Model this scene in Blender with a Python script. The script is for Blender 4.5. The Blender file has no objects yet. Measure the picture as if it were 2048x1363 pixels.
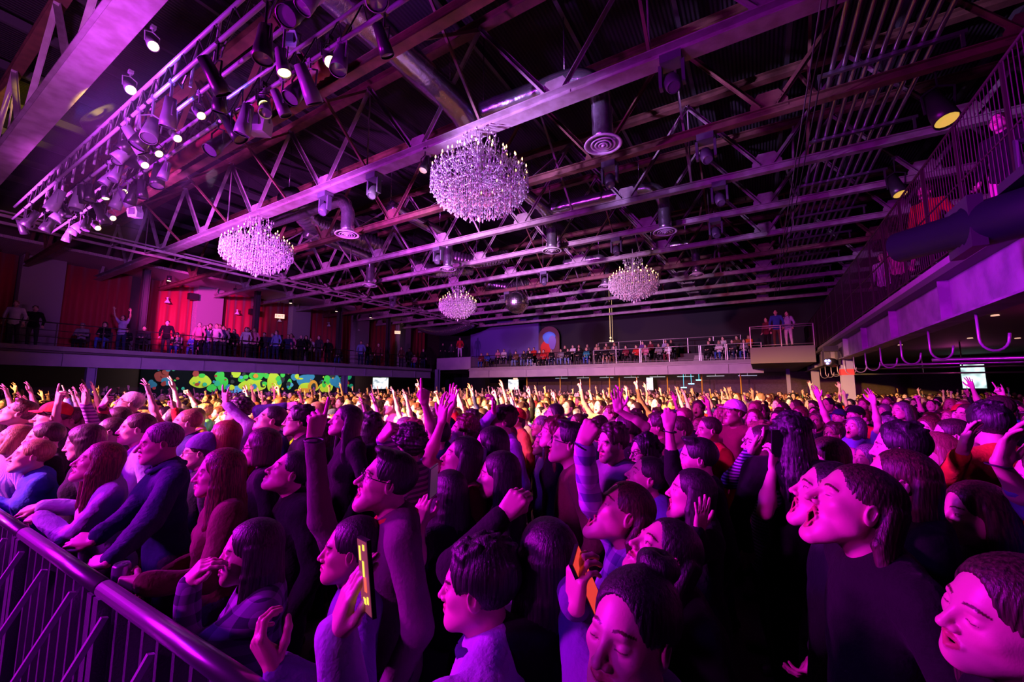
import bpy, math, random
import numpy as np
from math import sin, cos, pi, radians as rad
from mathutils import Vector, Matrix
scn = bpy.context.scene
COL = scn.collection
# ---------------------------------------------------------------- camera, world, exposure
CAMP = np.array([0.0, 0.0, 1.95]); YAW, PITCH, FL = 30.8, 6.6, 825.0
cd = bpy.data.cameras.new('camera'); cd.sensor_width = 36; cd.lens = FL / 2048 * 36; cd.clip_start = 0.05; cd.clip_end = 200
cam = bpy.data.objects.new('camera', cd); COL.objects.link(cam)
cam.location = CAMP; cam.rotation_euler = (rad(90 + PITCH), 0, rad(YAW)); scn.camera = cam
scn.view_settings.view_transform = 'Standard'; scn.view_settings.look = 'None'; scn.view_settings.gamma = 1
scn.view_settings.use_curve_mapping = False
scn.view_settings.exposure = 0.0
cy = scn.cycles
cy.max_bounces = 3; cy.diffuse_bounces = 1; cy.glossy_bounces = 2; cy.transmission_bounces = 2; cy.transparent_max_bounces = 6
cy.volume_bounces = 0; cy.caustics_reflective = False; cy.caustics_refractive = False; cy.sample_clamp_indirect = 3; cy.sample_clamp_direct = 30
cy.use_denoising = True; cy.use_light_tree = True
w = bpy.data.worlds.new('world'); scn.world = w; w.use_nodes = True
w.node_tree.nodes['Background'].inputs[0].default_value = (0.25, 0.05, 0.6, 1); w.node_tree.nodes['Background'].inputs[1].default_value = 0.006

def lamp(name, typ, loc, target, energy, color, size=0.3, angle=60, blend=0.6, sy=None):
    d = bpy.data.lights.new(name, typ); d.energy = energy; d.color = color
    if typ == 'SPOT': d.spot_size = rad(angle); d.spot_blend = blend; d.shadow_soft_size = size
    elif typ == 'AREA':
        d.shape = 'RECTANGLE'; d.size = size; d.size_y = sy or size
    else: d.shadow_soft_size = size
    o = bpy.data.objects.new(name, d); COL.objects.link(o); o.location = loc
    if target is not None: o.rotation_euler = (Vector(target) - Vector(loc)).to_track_quat('-Z', 'Y').to_euler()
    return o
MAG = (0.78, 0.004, 0.92); PUR = (0.42, 0.03, 1.0); PNK = (1.0, 0.13, 0.62)
#LIGHTS
lamp('stage_wash_key', 'SPOT', (-10.5, -3.0, 4.4), (-1.8, 2.4, 1.5), 4300, MAG, 0.3, 70, 0.7)
lamp('stage_wash_purple', 'SPOT', (-6.0, -3.5, 5.4), (-1.2, 1.6, 1.2), 900, (0.25, 0.01, 1.0), 0.4, 80, 0.8)
lamp('stage_wash_pink', 'SPOT', (-6.8, -4.0, 4.4), (-6.4, 2.8, 1.5), 11500, (1.0, 0.12, 0.66), 0.3, 58, 0.9)
lamp('stage_wash_side', 'SPOT', (-4.2, -4.5, 4.6), (-2.2, 3.4, 1.5), 1900, MAG, 0.3, 50, 0.9)
lamp('stage_wash_mid', 'SPOT', (-10.0, -2.5, 5.0), (2.0, 8.0, 1.5), 5000, MAG, 0.3, 62, 0.8)
lamp('front_light_yellow', 'SPOT', (-9.0, -2.5, 4.9), (-5.2, 7.2, 1.5), 52000, (1.0, 0.54, 0.04), 0.2, 35, 0.45)
lamp('front_light_amber', 'SPOT', (-12.5, -2.5, 4.9), (-13.0, 9.5, 1.5), 20000, (1.0, 0.42, 0.14), 0.2, 48, 0.7)
lamp('deep_wash', 'SPOT', (-6.5, -2.5, 4.8), (-4.5, 22.0, 1.5), 13000, (1.0, 0.16, 0.30), 0.2, 38, 0.8)
lamp('post_wash', 'SPOT', (-5.0, -3.0, 4.8), (3.5, 17.0, 2.2), 3500, (0.75, 0.01, 0.85), 0.2, 40, 0.9)
lamp('up_light_near', 'SPOT', (-9.5, -2.0, 3.2), (-7.5, 9.0, 9.0), 4800, (0.66, 0.04, 1.0), 0.3, 76, 0.9)
lamp('up_light_left', 'SPOT', (-15.0, -1.0, 3.0), (-16.5, 11.0, 9.2), 15000, (0.85, 0.10, 1.0), 0.3, 66, 0.8)
lamp('up_light_far', 'SPOT', (-10.0, 3.4, 6.2), (-13.0, 22.0, 8.8), 7000, (0.66, 0.10, 1.0), 0.3, 56, 0.9)
lamp('up_light_right', 'SPOT', (-4.0, -2.0, 3.0), (2.5, 10.0, 9.0), 900, (0.6, 0.02, 1.0), 0.3, 80, 0.9)
lamp('curtain_wash', 'SPOT', (-18.0, 3.5, 6.6), (-31.5, 12.6, 6.6), 20000, (1.0, 0.04, 0.62), 0.3, 24, 0.8)
lamp('balcony_left_wash', 'SPOT', (-12.0, 3.5, 6.0), (-27.0, 17.0, 3.8), 5200, (0.55, 0.12, 1.0), 0.3, 80, 0.8)
lamp('balcony_back_wash', 'SPOT', (-9.0, 3.5, 6.1), (-9.0, 30.7, 4.2), 16000, (0.80, 0.42, 0.85), 0.3, 50, 0.8)
lamp('balcony_right_wash', 'SPOT', (-6.0, 0.0, 3.6), (2.6, 5.0, 3.6), 8000, (0.50, 0.01, 1.0), 0.3, 44, 1.0)
lamp('near_truss_wash', 'SPOT', (-5.0, -1.0, 3.4), (-12.5, 2.0, 8.2), 3500, (0.85, 0.16, 1.0), 0.3, 60, 0.8)
lamp('chandelier_fill', 'SPOT', (-9.0, 3.6, 5.6), (-5.35, 7.5, 7.0), 10000, (0.62, 0.32, 1.0), 0.1, 36, 0.8)  # added unseen spot that brightens the crystals of the near chandelier
lamp('blue_accent', 'SPOT', (-8.2, 1.2, 5.6), (-6.4, 5.5, 9.3), 900, (0.08, 0.12, 1.0), 0.1, 34, 0.8)
#ENDLIGHTS
# ---------------------------------------------------------------- materials
MATS = {}
def mat(name, col, rough=0.6, metal=0.0, emit=None, estr=1.0, bump=None, noise=None, attr=None, spec=0.5, wave=None, brick=None, sheen=0.0, strand=0):
    if name in MATS: return MATS[name]
    m = bpy.data.materials.new(name); m.use_nodes = True; nt = m.node_tree; N = nt.nodes; L = nt.links
    b = N['Principled BSDF']
    b.inputs['Base Color'].default_value = (*col, 1); b.inputs['Roughness'].default_value = rough; b.inputs['Metallic'].default_value = metal
    b.inputs['Specular IOR Level'].default_value = spec
    if sheen: b.inputs['Sheen Weight'].default_value = sheen
    tc = N.new('ShaderNodeTexCoord'); out = None
    if noise:                       # (scale, amount, second colour): dirt, mottling
        n = N.new('ShaderNodeTexNoise'); n.inputs['Scale'].default_value = noise[0]; n.inputs['Detail'].default_value = 4
        L.new(tc.outputs['Object'], n.inputs['Vector'])
        r = N.new('ShaderNodeValToRGB'); r.color_ramp.elements[0].position = 0.38; r.color_ramp.elements[1].position = 0.62
        r.color_ramp.elements[0].color = (*col, 1); r.color_ramp.elements[1].color = (*noise[2], 1)
        mx = N.new('ShaderNodeMixRGB'); mx.inputs[0].default_value = noise[1]; mx.inputs[1].default_value = (*col, 1)
        L.new(n.outputs['Fac'], r.inputs['Fac']); L.new(r.outputs['Color'], mx.inputs[2]); out = mx.outputs[0]
    if strand:
        mp = N.new('ShaderNodeMapping'); mp.inputs['Scale'].default_value = (150, 150, 7); n = N.new('ShaderNodeTexNoise'); n.inputs['Detail'].default_value = 2; n.inputs['Scale'].default_value = 1.0
        L.new(tc.outputs['Object'], mp.inputs['Vector']); L.new(mp.outputs['Vector'], n.inputs['Vector']); r = N.new('ShaderNodeValToRGB'); r.color_ramp.elements[0].position = .36; r.color_ramp.elements[1].position = .66
        r.color_ramp.elements[0].color = (*[c * (.3 if max(col) < .2 else .6) for c in col], 1); r.color_ramp.elements[1].color = (*[min(1, c * (1.9 if max(col) < .2 else 1.2) + .008) for c in col], 1); L.new(n.outputs['Fac'], r.inputs['Fac']); out = r.outputs['Color']
    if brick:
        bt = N.new('ShaderNodeTexBrick'); bt.inputs['Scale'].default_value = brick[0]; bt.inputs['Color1'].default_value = (*col, 1)
        bt.inputs['Color2'].default_value = (*[c * 0.7 for c in col], 1); bt.inputs['Mortar'].default_value = (*[c * 0.45 for c in col], 1)
        mp = N.new('ShaderNodeMapping'); mp.inputs['Rotation'].default_value = brick[1]
        L.new(tc.outputs['Object'], mp.inputs['Vector']); L.new(mp.outputs['Vector'], bt.inputs['Vector']); out = bt.outputs['Color']
    if attr:
        at = N.new('ShaderNodeAttribute'); at.attribute_name = attr
        mm = N.new('ShaderNodeMixRGB'); mm.blend_type = 'MULTIPLY'; mm.inputs[0].default_value = 1
        if out is None: mm.inputs[1].default_value = (*col, 1)
        else: L.new(out, mm.inputs[1])
        L.new(at.outputs['Color'], mm.inputs[2]); out = mm.outputs[0]
    if out is not None: L.new(out, b.inputs['Base Color'])
    if bump or wave or strand:
        bp = N.new('ShaderNodeBump'); bp.inputs['Strength'].default_value = 0.6
        if wave:                    # (scale, distance, distortion, direction)
            t = N.new('ShaderNodeTexWave'); t.bands_direction = wave[3]; t.inputs['Scale'].default_value = wave[0]; t.inputs['Distortion'].default_value = wave[2]
            t.inputs['Detail'].default_value = 2; bp.inputs['Distance'].default_value = wave[1]
        else:
            if strand: bump = (1, .004)
            t = N.new('ShaderNodeTexNoise'); t.inputs['Scale'].default_value = bump[0]; t.inputs['Detail'].default_value = 3; bp.inputs['Distance'].default_value = bump[1]
        if strand:
            t.inputs['Scale'].default_value = 1.0; mp = N.new('ShaderNodeMapping'); mp.inputs['Scale'].default_value = (230, 230, 14); L.new(tc.outputs['Object'], mp.inputs['Vector']); L.new(mp.outputs['Vector'], t.inputs['Vector'])
        else: L.new(tc.outputs['Object'], t.inputs['Vector'])
        L.new(t.outputs['Fac'], bp.inputs['Height']); L.new(bp.outputs['Normal'], b.inputs['Normal'])
    if emit is not None:
        b.inputs['Emission Color'].default_value = (*emit, 1); b.inputs['Emission Strength'].default_value = estr
    MATS[name] = m; return m

# ---------------------------------------------------------------- object helpers
def tag(o, label=None, cat=None, group=None, kind=None):
    if label: o['label'] = label
    if cat: o['category'] = cat
    if group: o['group'] = group
    if kind: o['kind'] = kind
    return o
def empty(name, loc=(0, 0, 0), rz=0, label=None, cat=None, group=None):
    o = bpy.data.objects.new(name, None); COL.objects.link(o); o.location = loc; o.rotation_euler = (0, 0, rz); o.empty_display_size = 0.1
    return tag(o, label, cat, group)
def mk_mesh(name, V, Q=None, T=None, smooth=True):
    V = np.asarray(V, np.float32); me = bpy.data.meshes.new(name)
    nq = 0 if Q is None else len(Q); nt = 0 if T is None else len(T)
    idx = np.concatenate([np.asarray(Q, np.int32).ravel() if nq else np.zeros(0, np.int32), np.asarray(T, np.int32).ravel() if nt else np.zeros(0, np.int32)])
    me.vertices.add(len(V)); me.vertices.foreach_set('co', V.ravel())
    me.loops.add(len(idx)); me.loops.foreach_set('vertex_index', idx)
    tot = np.concatenate([np.full(nq, 4, np.int32), np.full(nt, 3, np.int32)]); st = np.concatenate([[0], np.cumsum(tot)[:-1]]).astype(np.int32)
    me.polygons.add(nq + nt); me.polygons.foreach_set('loop_start', st); me.polygons.foreach_set('loop_total', tot)
    me.polygons.foreach_set('use_smooth', np.full(nq + nt, smooth)); me.update(calc_edges=True)
    return me
def link(name, me, m=None, parent=None):
    o = bpy.data.objects.new(name, me); COL.objects.link(o)
    if m is not None and not me.materials: me.materials.append(m)
    if parent is not None: o.parent = parent
    return o
def frame_of(d):
    d = np.asarray(d, float); d = d / (np.linalg.norm(d) + 1e-9)
    u = np.array([0, 0, 1.0]) if abs(d[2]) < 0.9 else np.array([0, 1.0, 0])
    x = np.cross(u, d); x /= np.linalg.norm(x); y = np.cross(d, x); return x, y, d
class MB:
    """collects boxes, bars, tubes and discs and links them as ONE mesh object"""
    def __init__(s): s.V = []; s.Q = []; s.T = []; s.n = 0
    def add(s, V, Q=(), T=()):
        V = np.asarray(V, float); s.V.append(V)
        if len(Q): s.Q.append(np.asarray(Q) + s.n)
        if len(T): s.T.append(np.asarray(T) + s.n)
        s.n += len(V); return s
    def box(s, c, d, R=None):
        g = np.array([[x, y, z] for x in (-.5, .5) for y in (-.5, .5) for z in (-.5, .5)]) * np.asarray(d, float)
        if R is not None: g = g @ np.asarray(R).T
        return s.add(g + np.asarray(c, float), [[0, 1, 3, 2], [4, 6, 7, 5], [0, 4, 5, 1], [2, 3, 7, 6], [0, 2, 6, 4], [1, 5, 7, 3]])
    def bb(s, lo, hi): lo = np.array(lo, float); hi = np.array(hi, float); return s.box((lo + hi) / 2, hi - lo)
    def bar(s, a, b, w, h=None, up=None):
        a = np.array(a, float); b = np.array(b, float); x, y, d = frame_of(b - a); return s.box((a + b) / 2, (w, h or w, np.linalg.norm(b - a)), np.stack([x, y, d], 1))
    def tube(s, pts, r, n=10, cap=True, closed=False):
        P = np.array(pts, float); k = len(P); rr = np.broadcast_to(np.asarray(r, float), (k,))
        D = np.gradient(P, axis=0) if not closed else (np.roll(P, -1, 0) - np.roll(P, 1, 0))
        x, y, _ = frame_of(D[0]); V = []; a = np.arange(n) * 2 * pi / n
        for i in range(k):
            d = D[i] / (np.linalg.norm(D[i]) + 1e-9); x = x - d * (x @ d); x /= np.linalg.norm(x) + 1e-9; y = np.cross(d, x)
            V.append(P[i] + rr[i] * (np.cos(a)[:, None] * x + np.sin(a)[:, None] * y))
        V = np.concatenate(V); Q = []
        for i in range(k if closed else k - 1):
            j = (i + 1) % k
            for q in range(n): Q.append([i * n + q, i * n + (q + 1) % n, j * n + (q + 1) % n, j * n + q])
        T = []
        if cap and not closed:
            V = np.concatenate([V, [P[0], P[-1]]])
            for q in range(n): T.append([k * n, (q + 1) % n, q]); T.append([k * n + 1, (k - 1) * n + q, (k - 1) * n + (q + 1) % n])
        return s.add(V, Q, T)
    def lathe(s, prof, c=(0, 0, 0), n=24, axis=(0, 0, 1)):
        x, y, d = frame_of(axis); a = np.arange(n) * 2 * pi / n; V = []
        for r, z in prof: V.append(np.asarray(c, float) + r * (np.cos(a)[:, None] * x + np.sin(a)[:, None] * y) + z * d)
        Q = [[i * n + q, i * n + (q + 1) % n, (i + 1) * n + (q + 1) % n, (i + 1) * n + q] for i in range(len(prof) - 1) for q in range(n)]
        return s.add(np.concatenate(V), Q)
    def prism(s, poly, a, b):            # poly: 2D points in the plane normal to b-a
        a = np.array(a, float); b = np.array(b, float); x, y, d = frame_of(b - a); p = np.array(poly, float); k = len(p)
        base = p[:, :1] * x + p[:, 1:] * y; V = np.concatenate([a + base, b + base, [a + base.mean(0)], [b + base.mean(0)]])
        Q = [[i, (i + 1) % k, k + (i + 1) % k, k + i] for i in range(k)]
        T = [[2 * k, (i + 1) % k, i] for i in range(k)] + [[2 * k + 1, k + i, k + (i + 1) % k] for i in range(k)]
        return s.add(V, Q, T)
    def mesh(s, name, smooth=False):
        return mk_mesh(name, np.concatenate(s.V), np.concatenate(s.Q) if s.Q else None, np.concatenate(s.T) if s.T else None, smooth)
    def build(s, name, m, parent=None, smooth=False): return link(name, s.mesh(name, smooth), m, parent)
def children_of():
    d = {}
    for o in COL.objects:
        if o.parent: d.setdefault(o.parent.name, []).append(o)
    return d
def copy_tree(o, kids, parent=None):
    c = o.copy(); COL.objects.link(c); c.parent = parent
    for ch in kids.get(o.name, []): copy_tree(ch, kids, c)
    return c
RND = random.Random(7); NR = np.random.default_rng(7)

# ---------------------------------------------------------------- smooth-union volumes meshed as one continuous surface
class SDF:
    def __init__(s, lo, hi, h):
        s.h = h; s.lo = np.array(lo, np.float32); n = np.ceil((np.array(hi) - s.lo) / h).astype(int) + 1
        s.n = n; s.ax = [s.lo[i] + np.arange(n[i], dtype=np.float32) * h for i in range(3)]; s.F = np.full(n, 1.0, np.float32)
    def _sub(s, lo, hi, m):
        i0 = np.maximum(0, np.floor((np.asarray(lo) - m - s.lo) / s.h).astype(int)); i1 = np.minimum(s.n, np.ceil((np.asarray(hi) + m - s.lo) / s.h).astype(int) + 2)
        if np.any(i1 <= i0): return None
        sl = tuple(slice(a, b) for a, b in zip(i0, i1))
        return sl, np.meshgrid(*[s.ax[i][sl[i]] for i in range(3)], indexing='ij', sparse=True)
    def _op(s, sl, d, k, op):
        F = s.F[sl]
        if op == 'u': hh = np.maximum(k - np.abs(F - d), 0) / k; s.F[sl] = np.minimum(F, d) - hh * hh * k * 0.25
        else: hh = np.maximum(k - np.abs(F + d), 0) / k; s.F[sl] = np.maximum(F, -d) + hh * hh * k * 0.25
    def rc(s, a, b, r1, r2, k=0.01, op='u'):
        a = np.array(a, np.float32); b = np.array(b, np.float32); R = max(r1, r2); q = s._sub(np.minimum(a, b) - R, np.maximum(a, b) + R, k + 2 * s.h)
        if q is None: return s
        sl, (X, Y, Z) = q; ba = b - a; L = float(ba @ ba) + 1e-12
        t = np.clip(((X - a[0]) * ba[0] + (Y - a[1]) * ba[1] + (Z - a[2]) * ba[2]) / L, 0, 1)
        d = np.sqrt((X - a[0] - t * ba[0]) ** 2 + (Y - a[1] - t * ba[1]) ** 2 + (Z - a[2] - t * ba[2]) ** 2) - (r1 + (r2 - r1) * t)
        s._op(sl, d, k, op); return s
    def ell(s, c, r, R=None, k=0.01, op='u'):
        c = np.array(c, np.float32); r = np.array(r, np.float32); M = max(r)
        q = s._sub(c - M, c + M, k + 2 * s.h)
        if q is None: return s
        sl, (X, Y, Z) = q; x, y, z = X - c[0], Y - c[1], Z - c[2]
        if R is not None:
            R = np.asarray(R, np.float32); x, y, z = (R[0, i] * x + R[1, i] * y + R[2, i] * z for i in range(3))
        k0 = np.sqrt((x / r[0]) ** 2 + (y / r[1]) ** 2 + (z / r[2]) ** 2) + 1e-9; k1 = np.sqrt((x / r[0] ** 2) ** 2 + (y / r[1] ** 2) ** 2 + (z / r[2] ** 2) ** 2) + 1e-9
        s._op(sl, k0 * (k0 - 1) / k1, k, op); return s
    def mesh(s):
        F = s.F; S = F < 0; n = F.shape; cn = (n[0] - 1, n[1] - 1, n[2] - 1)
        sp = []; ids = []; edges = []
        for ax in range(3):
            a = [slice(None)] * 3; b = [slice(None)] * 3; a[ax] = slice(0, -1); b[ax] = slice(1, None)
            I = np.argwhere(S[tuple(a)] != S[tuple(b)]); o = [j for j in range(3) if j != ax]
            ok = (I[:, o[0]] > 0) & (I[:, o[1]] > 0) & (I[:, o[0]] < n[o[0]] - 1) & (I[:, o[1]] < n[o[1]] - 1); I = I[ok]
            J = I.copy(); J[:, ax] += 1; f0 = F[tuple(I.T)]; f1 = F[tuple(J.T)]; t = f0 / (f0 - f1)
            P = I.astype(np.float32); P[:, ax] += t; cells = []
            for da, db in ((0, 0), (-1, 0), (-1, -1), (0, -1)):
                Cc = I.copy(); Cc[:, o[0]] += da; Cc[:, o[1]] += db; cells.append(np.ravel_multi_index(tuple(Cc.T), cn))
            cells = np.stack(cells, 1); ids.append(cells.ravel()); sp.append(np.repeat(P, 4, 0))
            flip = (f0 < 0) if ax != 1 else (f0 >= 0); cells[~flip] = cells[~flip][:, ::-1]; edges.append(cells)
        ids = np.concatenate(ids); sp = np.concatenate(sp); u, inv = np.unique(ids, return_inverse=True); cnt = np.bincount(inv)
        V = np.stack([np.bincount(inv, sp[:, i]) / cnt for i in range(3)], 1) * s.h + s.lo
        Q = np.searchsorted(u, np.concatenate(edges)); return V, Q
def join(parts):
    V = []; Q = []; n = 0
    for v, q in parts: V.append(v); Q.append(q + n); n += len(v)
    return np.concatenate(V), np.concatenate(Q)
# ---------------------------------------------------------------- hall
ST = mat('steel_painted', (.40, .34, .37), .5, noise=(3, .6, (.20, .14, .14)), bump=(40, .004))
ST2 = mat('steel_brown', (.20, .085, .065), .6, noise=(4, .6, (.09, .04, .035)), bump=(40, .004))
ST3 = mat('steel_dark', (.06, .055, .065), .5)
PIPE = mat('steel_pipe', (.55, .55, .6), .28, 0.9)
DUCT = mat('duct_metal', (.62, .62, .70), .22, 0.92, bump=(7, .02))
BLK = mat('matte_black', (.012, .012, .014), .55); BLK2 = mat('black_metal', (.02, .02, .024), .35)
CONC = mat('concrete', (.33, .31, .33), .8, noise=(2, .5, (.22, .21, .23)), bump=(30, .01))
BEAM = mat('fascia_paint', (.42, .38, .46), .6, noise=(1.6, .5, (.32, .28, .38)), bump=(60, .004))
WHITE = mat('white_enamel', (.8, .8, .82), .4)
def structure(name, mb, m, **k): return tag(mb.build(name, m, **k), kind='structure')
structure('floor', MB().bb((-33, -6, -.2), (15, 38, 0)), mat('floor_concrete', (.05, .045, .05), .5, bump=(20, .005)))
structure('ceiling', MB().bb((-33, -6, 11.6), (15, 38, 11.8)), mat('roof_deck', (.015, .012, .018), .8, wave=(3, .05, 0, 'X')))
structure('wall_left', MB().bb((-33, -6, 0), (-32, 38, 11.6)), mat('wall_dark', (.10, .05, .06), .8, noise=(1, .4, (.05, .03, .04))))
structure('wall_right', MB().bb((14, -6, 0), (15, 38, 11.6)), mat('wall_right_dark', (.05, .02, .02), .8))
structure('wall_back', MB().bb((-32, 37, 0), (14, 38, 11.6)), mat('wall_back_black', (.012, .012, .018), .8))
# roof trusses: chords, diagonals, gusset plates
TY = [2.0, 4.75, 7.5, 10.3, 13.1, 15.9, 18.8, 21.6, 24.4, 27.2, 30.0, 33.0]; ZB, ZT = 8.0, 10.7; X0, X1 = -32, 14
tl = ['pale steel roof truss nearest the camera, its wide lower chord crossing the top left corner', 'brown rusty roof truss behind the lighting rig, lit red and blue', 'pale steel roof truss from which the largest chandelier hangs',
      'brown roof truss just behind the largest chandelier', 'fifth pale roof truss from the camera, over the second row of air diffusers', 'sixth roof truss from the camera, beyond the second duct branch', 'seventh roof truss, carrying the two far chandeliers and the mirror ball',
      'eighth roof truss, just behind the mirror ball', 'ninth roof truss from the camera, over the far air diffusers', 'tenth roof truss, short of the back balcony', 'eleventh roof truss, over the front edge of the back balcony', 'last roof truss, over the back balcony seats']
node = lambda k: -7.35 + 3.95 * k
for i, y in enumerate(TY):
    m = ST2 if i in (1, 3, 7) else ST; t = empty('roof_truss', ((X0 + X1) / 2, y, ZB), 0, tl[i], 'truss', 'steel roof trusses'); off = np.array([-(X0 + X1) / 2, -y, -ZB]); big = 1.5 if i == 0 else 1.15 if i == 2 else 1.0
    def part(n, mb, mm=None): mb.V = [v + off for v in mb.V]; return mb.build(n, mm or m, t)
    b = MB(); fw = .15 * big if big > 1 else .095; b.bb((X0, y - fw, ZB - .02), (X1, y + fw, ZB)).bb((X0, y - .016, ZB), (X1, y + .016, ZB + .16 * big)).bb((X0, y - fw, ZB + .16 * big), (X1, y + fw, ZB + .18 * big)); part('lower_chord', b)
    part('upper_chord', MB().bb((X0, y - .12, ZT), (X1, y + .12, ZT + .02)).bb((X0, y - .015, ZT + .02), (X1, y + .015, ZT + .2)).bb((X0, y - .12, ZT + .2), (X1, y + .12, ZT + .22)), ST2)  # upper chords take the brown steel to imitate dimmer light up there
    for k in range(-6, 6):
        xb = node(k)
        if not X0 < xb < X1: continue
        for s in (-1, 1):
            xt = xb + s * 1.975
            if X0 < xt < X1:
                a = np.array([xb + s * .12, y, ZB + .2]); bq = np.array([xt, y, ZT]); part('diagonal', MB().bar(a, bq, .012, .13).bar(a + [s * .04, -.05, 0], bq + [s * .04, -.05, 0], .11, .012))
        g = [(-.36, -.04), (.36, -.04), (.36, .14), (.20, .40), (-.20, .40), (-.36, .14)]
        M = MB(); V = [[xb + p[0], y + q, ZB + .16 + p[1]] for q in (-.03, .03) for p in g]; M.add(V, [[j, (j + 1) % 6, 6 + (j + 1) % 6, 6 + j] for j in range(6)] + [[0, 3, 2, 1], [0, 5, 4, 3], [6, 7, 8, 9], [6, 9, 10, 11]])
        for s in (-1, 1):
            for q in range(3): M.box((xb + s * (.12 + .05 * q), y - .035, ZB + .24 + .07 * q), (.035, .02, .035))
        part('gusset_plate', M)
        if i % 2 == 0 and k % 2: part('hanger_rod', MB().tube([(xb + 1.975, y, ZB + .2), (xb + 1.975, y, ZT)], .022, 6))
# purlins along the hall and sway braces between neighbouring trusses
for k, x in enumerate(np.arange(-30, 13.1, 2.4)):
    tag(MB().bb((x - .05, -6, 11.0), (x + .05, 37, 11.25)).build('purlin', ST3), 'dark steel purlin running the length of the roof under the deck', 'beam', 'dark purlins under the roof deck')
sw = [(-13.3, 'left of the largest chandelier'), (-9.4, 'behind the lighting rig'), (-5.4, 'above the largest chandelier'), (-1.5, 'beside the near air diffuser'), (-17.2, 'above the left chandelier'), (-21.2, 'near the left balcony'), (1.4, 'beside the bundle of conduits')]
for x, wd in sw:
    for i in range(0, 11):
        if (i + int(x)) % 2: continue
        y0, y1 = TY[i], TY[i + 1]; M = MB()
        M.bar((x, y0, ZB + .2), (x, y1, ZT), .06, .06); M.bar((x + .08, y1, ZB + .2), (x + .08, y0, ZT), .06, .06)
        tag(M.build('sway_brace', ST if (i + int(x)) % 4 else ST2), 'crossed thin steel sway brace between roof trusses, %s' % wd, 'brace', 'crossed sway braces %s' % wd)
# catwalk-like cable ladder along the left
M = MB(); [M.bb((x, -4, 7.86), (x + .07, 31, 7.96)) for x in (-23.2, -22.2)]; M.bb((-23.2, -4, 8.3), (-23.13, 31, 8.36)); [M.bb((-23.2, y, 7.9), (-22.13, y + .05, 7.94)) for y in np.arange(-3, 31, 1.1)]; [M.bb((-23.2, y, 7.9), (-23.15, y + .05, 8.36)) for y in np.arange(-3, 31, 2.2)]
tag(M.build('cable_ladder', ST), 'pale steel cable ladder running above the left balcony edge', 'cable tray')
# conduits on struts
for k in range(9): tag(MB().tube([(1.7 + .2 * k, -4, 8.62), (1.7 + .2 * k, 31, 8.62)], .046, 8).build('conduit', PIPE, None, True), 'grey steel conduit, one of the bundle of pipes hung right of centre', 'pipe', 'parallel conduits right of centre')
for i, y in enumerate(TY[1:11]): tag(MB().bb((1.45, y - .05, 8.5), (3.7, y + .03, 8.57)).bb((1.45, y - .05, 8.24), (1.5, y, 8.5)).bb((3.6, y - .05, 8.24), (3.65, y, 8.5)).build('conduit_strut', PIPE), 'pale strut holding the bundle of conduits on a truss', 'strut', 'struts under the conduits')
for k in range(3): tag(MB().tube([(1.15 + .1 * k, y, 7.8 + .12 * ((i % 2) * (k % 2))) for i, y in enumerate(np.arange(-3, 31, 1.4))], .014, 5).build('hanging_cable', ST3 if k else PIPE), 'thin cable run lengthwise beside the conduits', 'cable', 'thin cables beside the conduits')
# ducts
def bend(p0, p1, p2, n=6): p0, p1, p2 = map(np.array, (p0, p1, p2)); return [tuple((1 - t) ** 2 * p0 + 2 * t * (1 - t) * p1 + t * t * p2) for t in np.linspace(0, 1, n)]
def ribbed(pts, r, step=.16, amp=.03):
    P = np.array(pts, float); L = np.r_[0, np.cumsum(np.linalg.norm(np.diff(P, axis=0), axis=1))]; n = int(L[-1] / (step / 4)); t = np.linspace(0, L[-1], n); Q = np.stack([np.interp(t, L, P[:, i]) for i in range(3)], 1)
    return Q, r + amp * np.maximum(0, np.cos(t / step * 2 * pi)) ** 3
def duct(label, pts, r, step=.42, amp=.012, m=DUCT):
    Q, R_ = ribbed(pts, r, step, amp); M_ = MB().tube(Q, R_, 20)
    for p in (pts[0], pts[1]):
        if pts[1][0] is not None and p[1] > -2.5: M_.bar((p[0], p[1], p[2] + r * .9), (p[0], p[1], 11.59), .03, .006)
    return tag(M_.build('air_duct', m, None, True), label, 'duct')
duct('large round silver trunk duct running from the top edge down to the largest chandelier', [(-6.4, -3, 9.35), (-6.4, 7.6, 9.35)] + bend((-6.4, 7.6, 9.35), (-6.4, 8.7, 9.35), (-6.4, 8.8, 8.3)), .33)
duct('shiny round branch duct with an elbow feeding the nearest air diffuser', [(-5.9, 8.4, 9.3), (-3.6, 8.5, 9.3)] + bend((-3.6, 8.5, 9.3), (-2.8, 8.6, 9.3), (-2.8, 8.8, 8.6), 8) + [(-2.8, 8.85, 7.72)], .235)
duct('round branch duct with a bright highlight between the second row of trusses', [(-7.0, 14.8, 9.3), (-3.4, 14.9, 9.3)] + bend((-3.4, 14.9, 9.3), (-2.6, 15, 9.3), (-2.6, 15.2, 8.6), 8) + [(-2.6, 15.25, 7.72)], .22)
duct('second trunk duct continuing lengthwise behind the largest chandelier', [(-7.4, 10.6, 9.4), (-7.2, 13.6, 9.3)] + bend((-7.2, 13.6, 9.3), (-7.05, 15, 9.3), (-7.03, 15.03, 8.5)) + [(-7.03, 15.03, 7.72)], .22)
duct('round silver duct crossing left of the largest chandelier to an air diffuser', [(-19.5, 9.2, 9.0), (-13.4, 9.4, 9.0)] + bend((-13.4, 9.4, 9.0), (-12.76, 9.4, 9.0), (-12.76, 9.5, 8.4), 8) + [(-12.76, 9.5, 7.72)], .235)
duct('duct drop with a short elbow right of the left chandelier', [(-12.4, 11.2, 9.3), (-12.4, 14.2, 9.2)] + bend((-12.4, 14.2, 9.2), (-12.44, 14.9, 9.2), (-12.44, 14.9, 8.5)) + [(-12.44, 14.9, 7.72)], .23)
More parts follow.
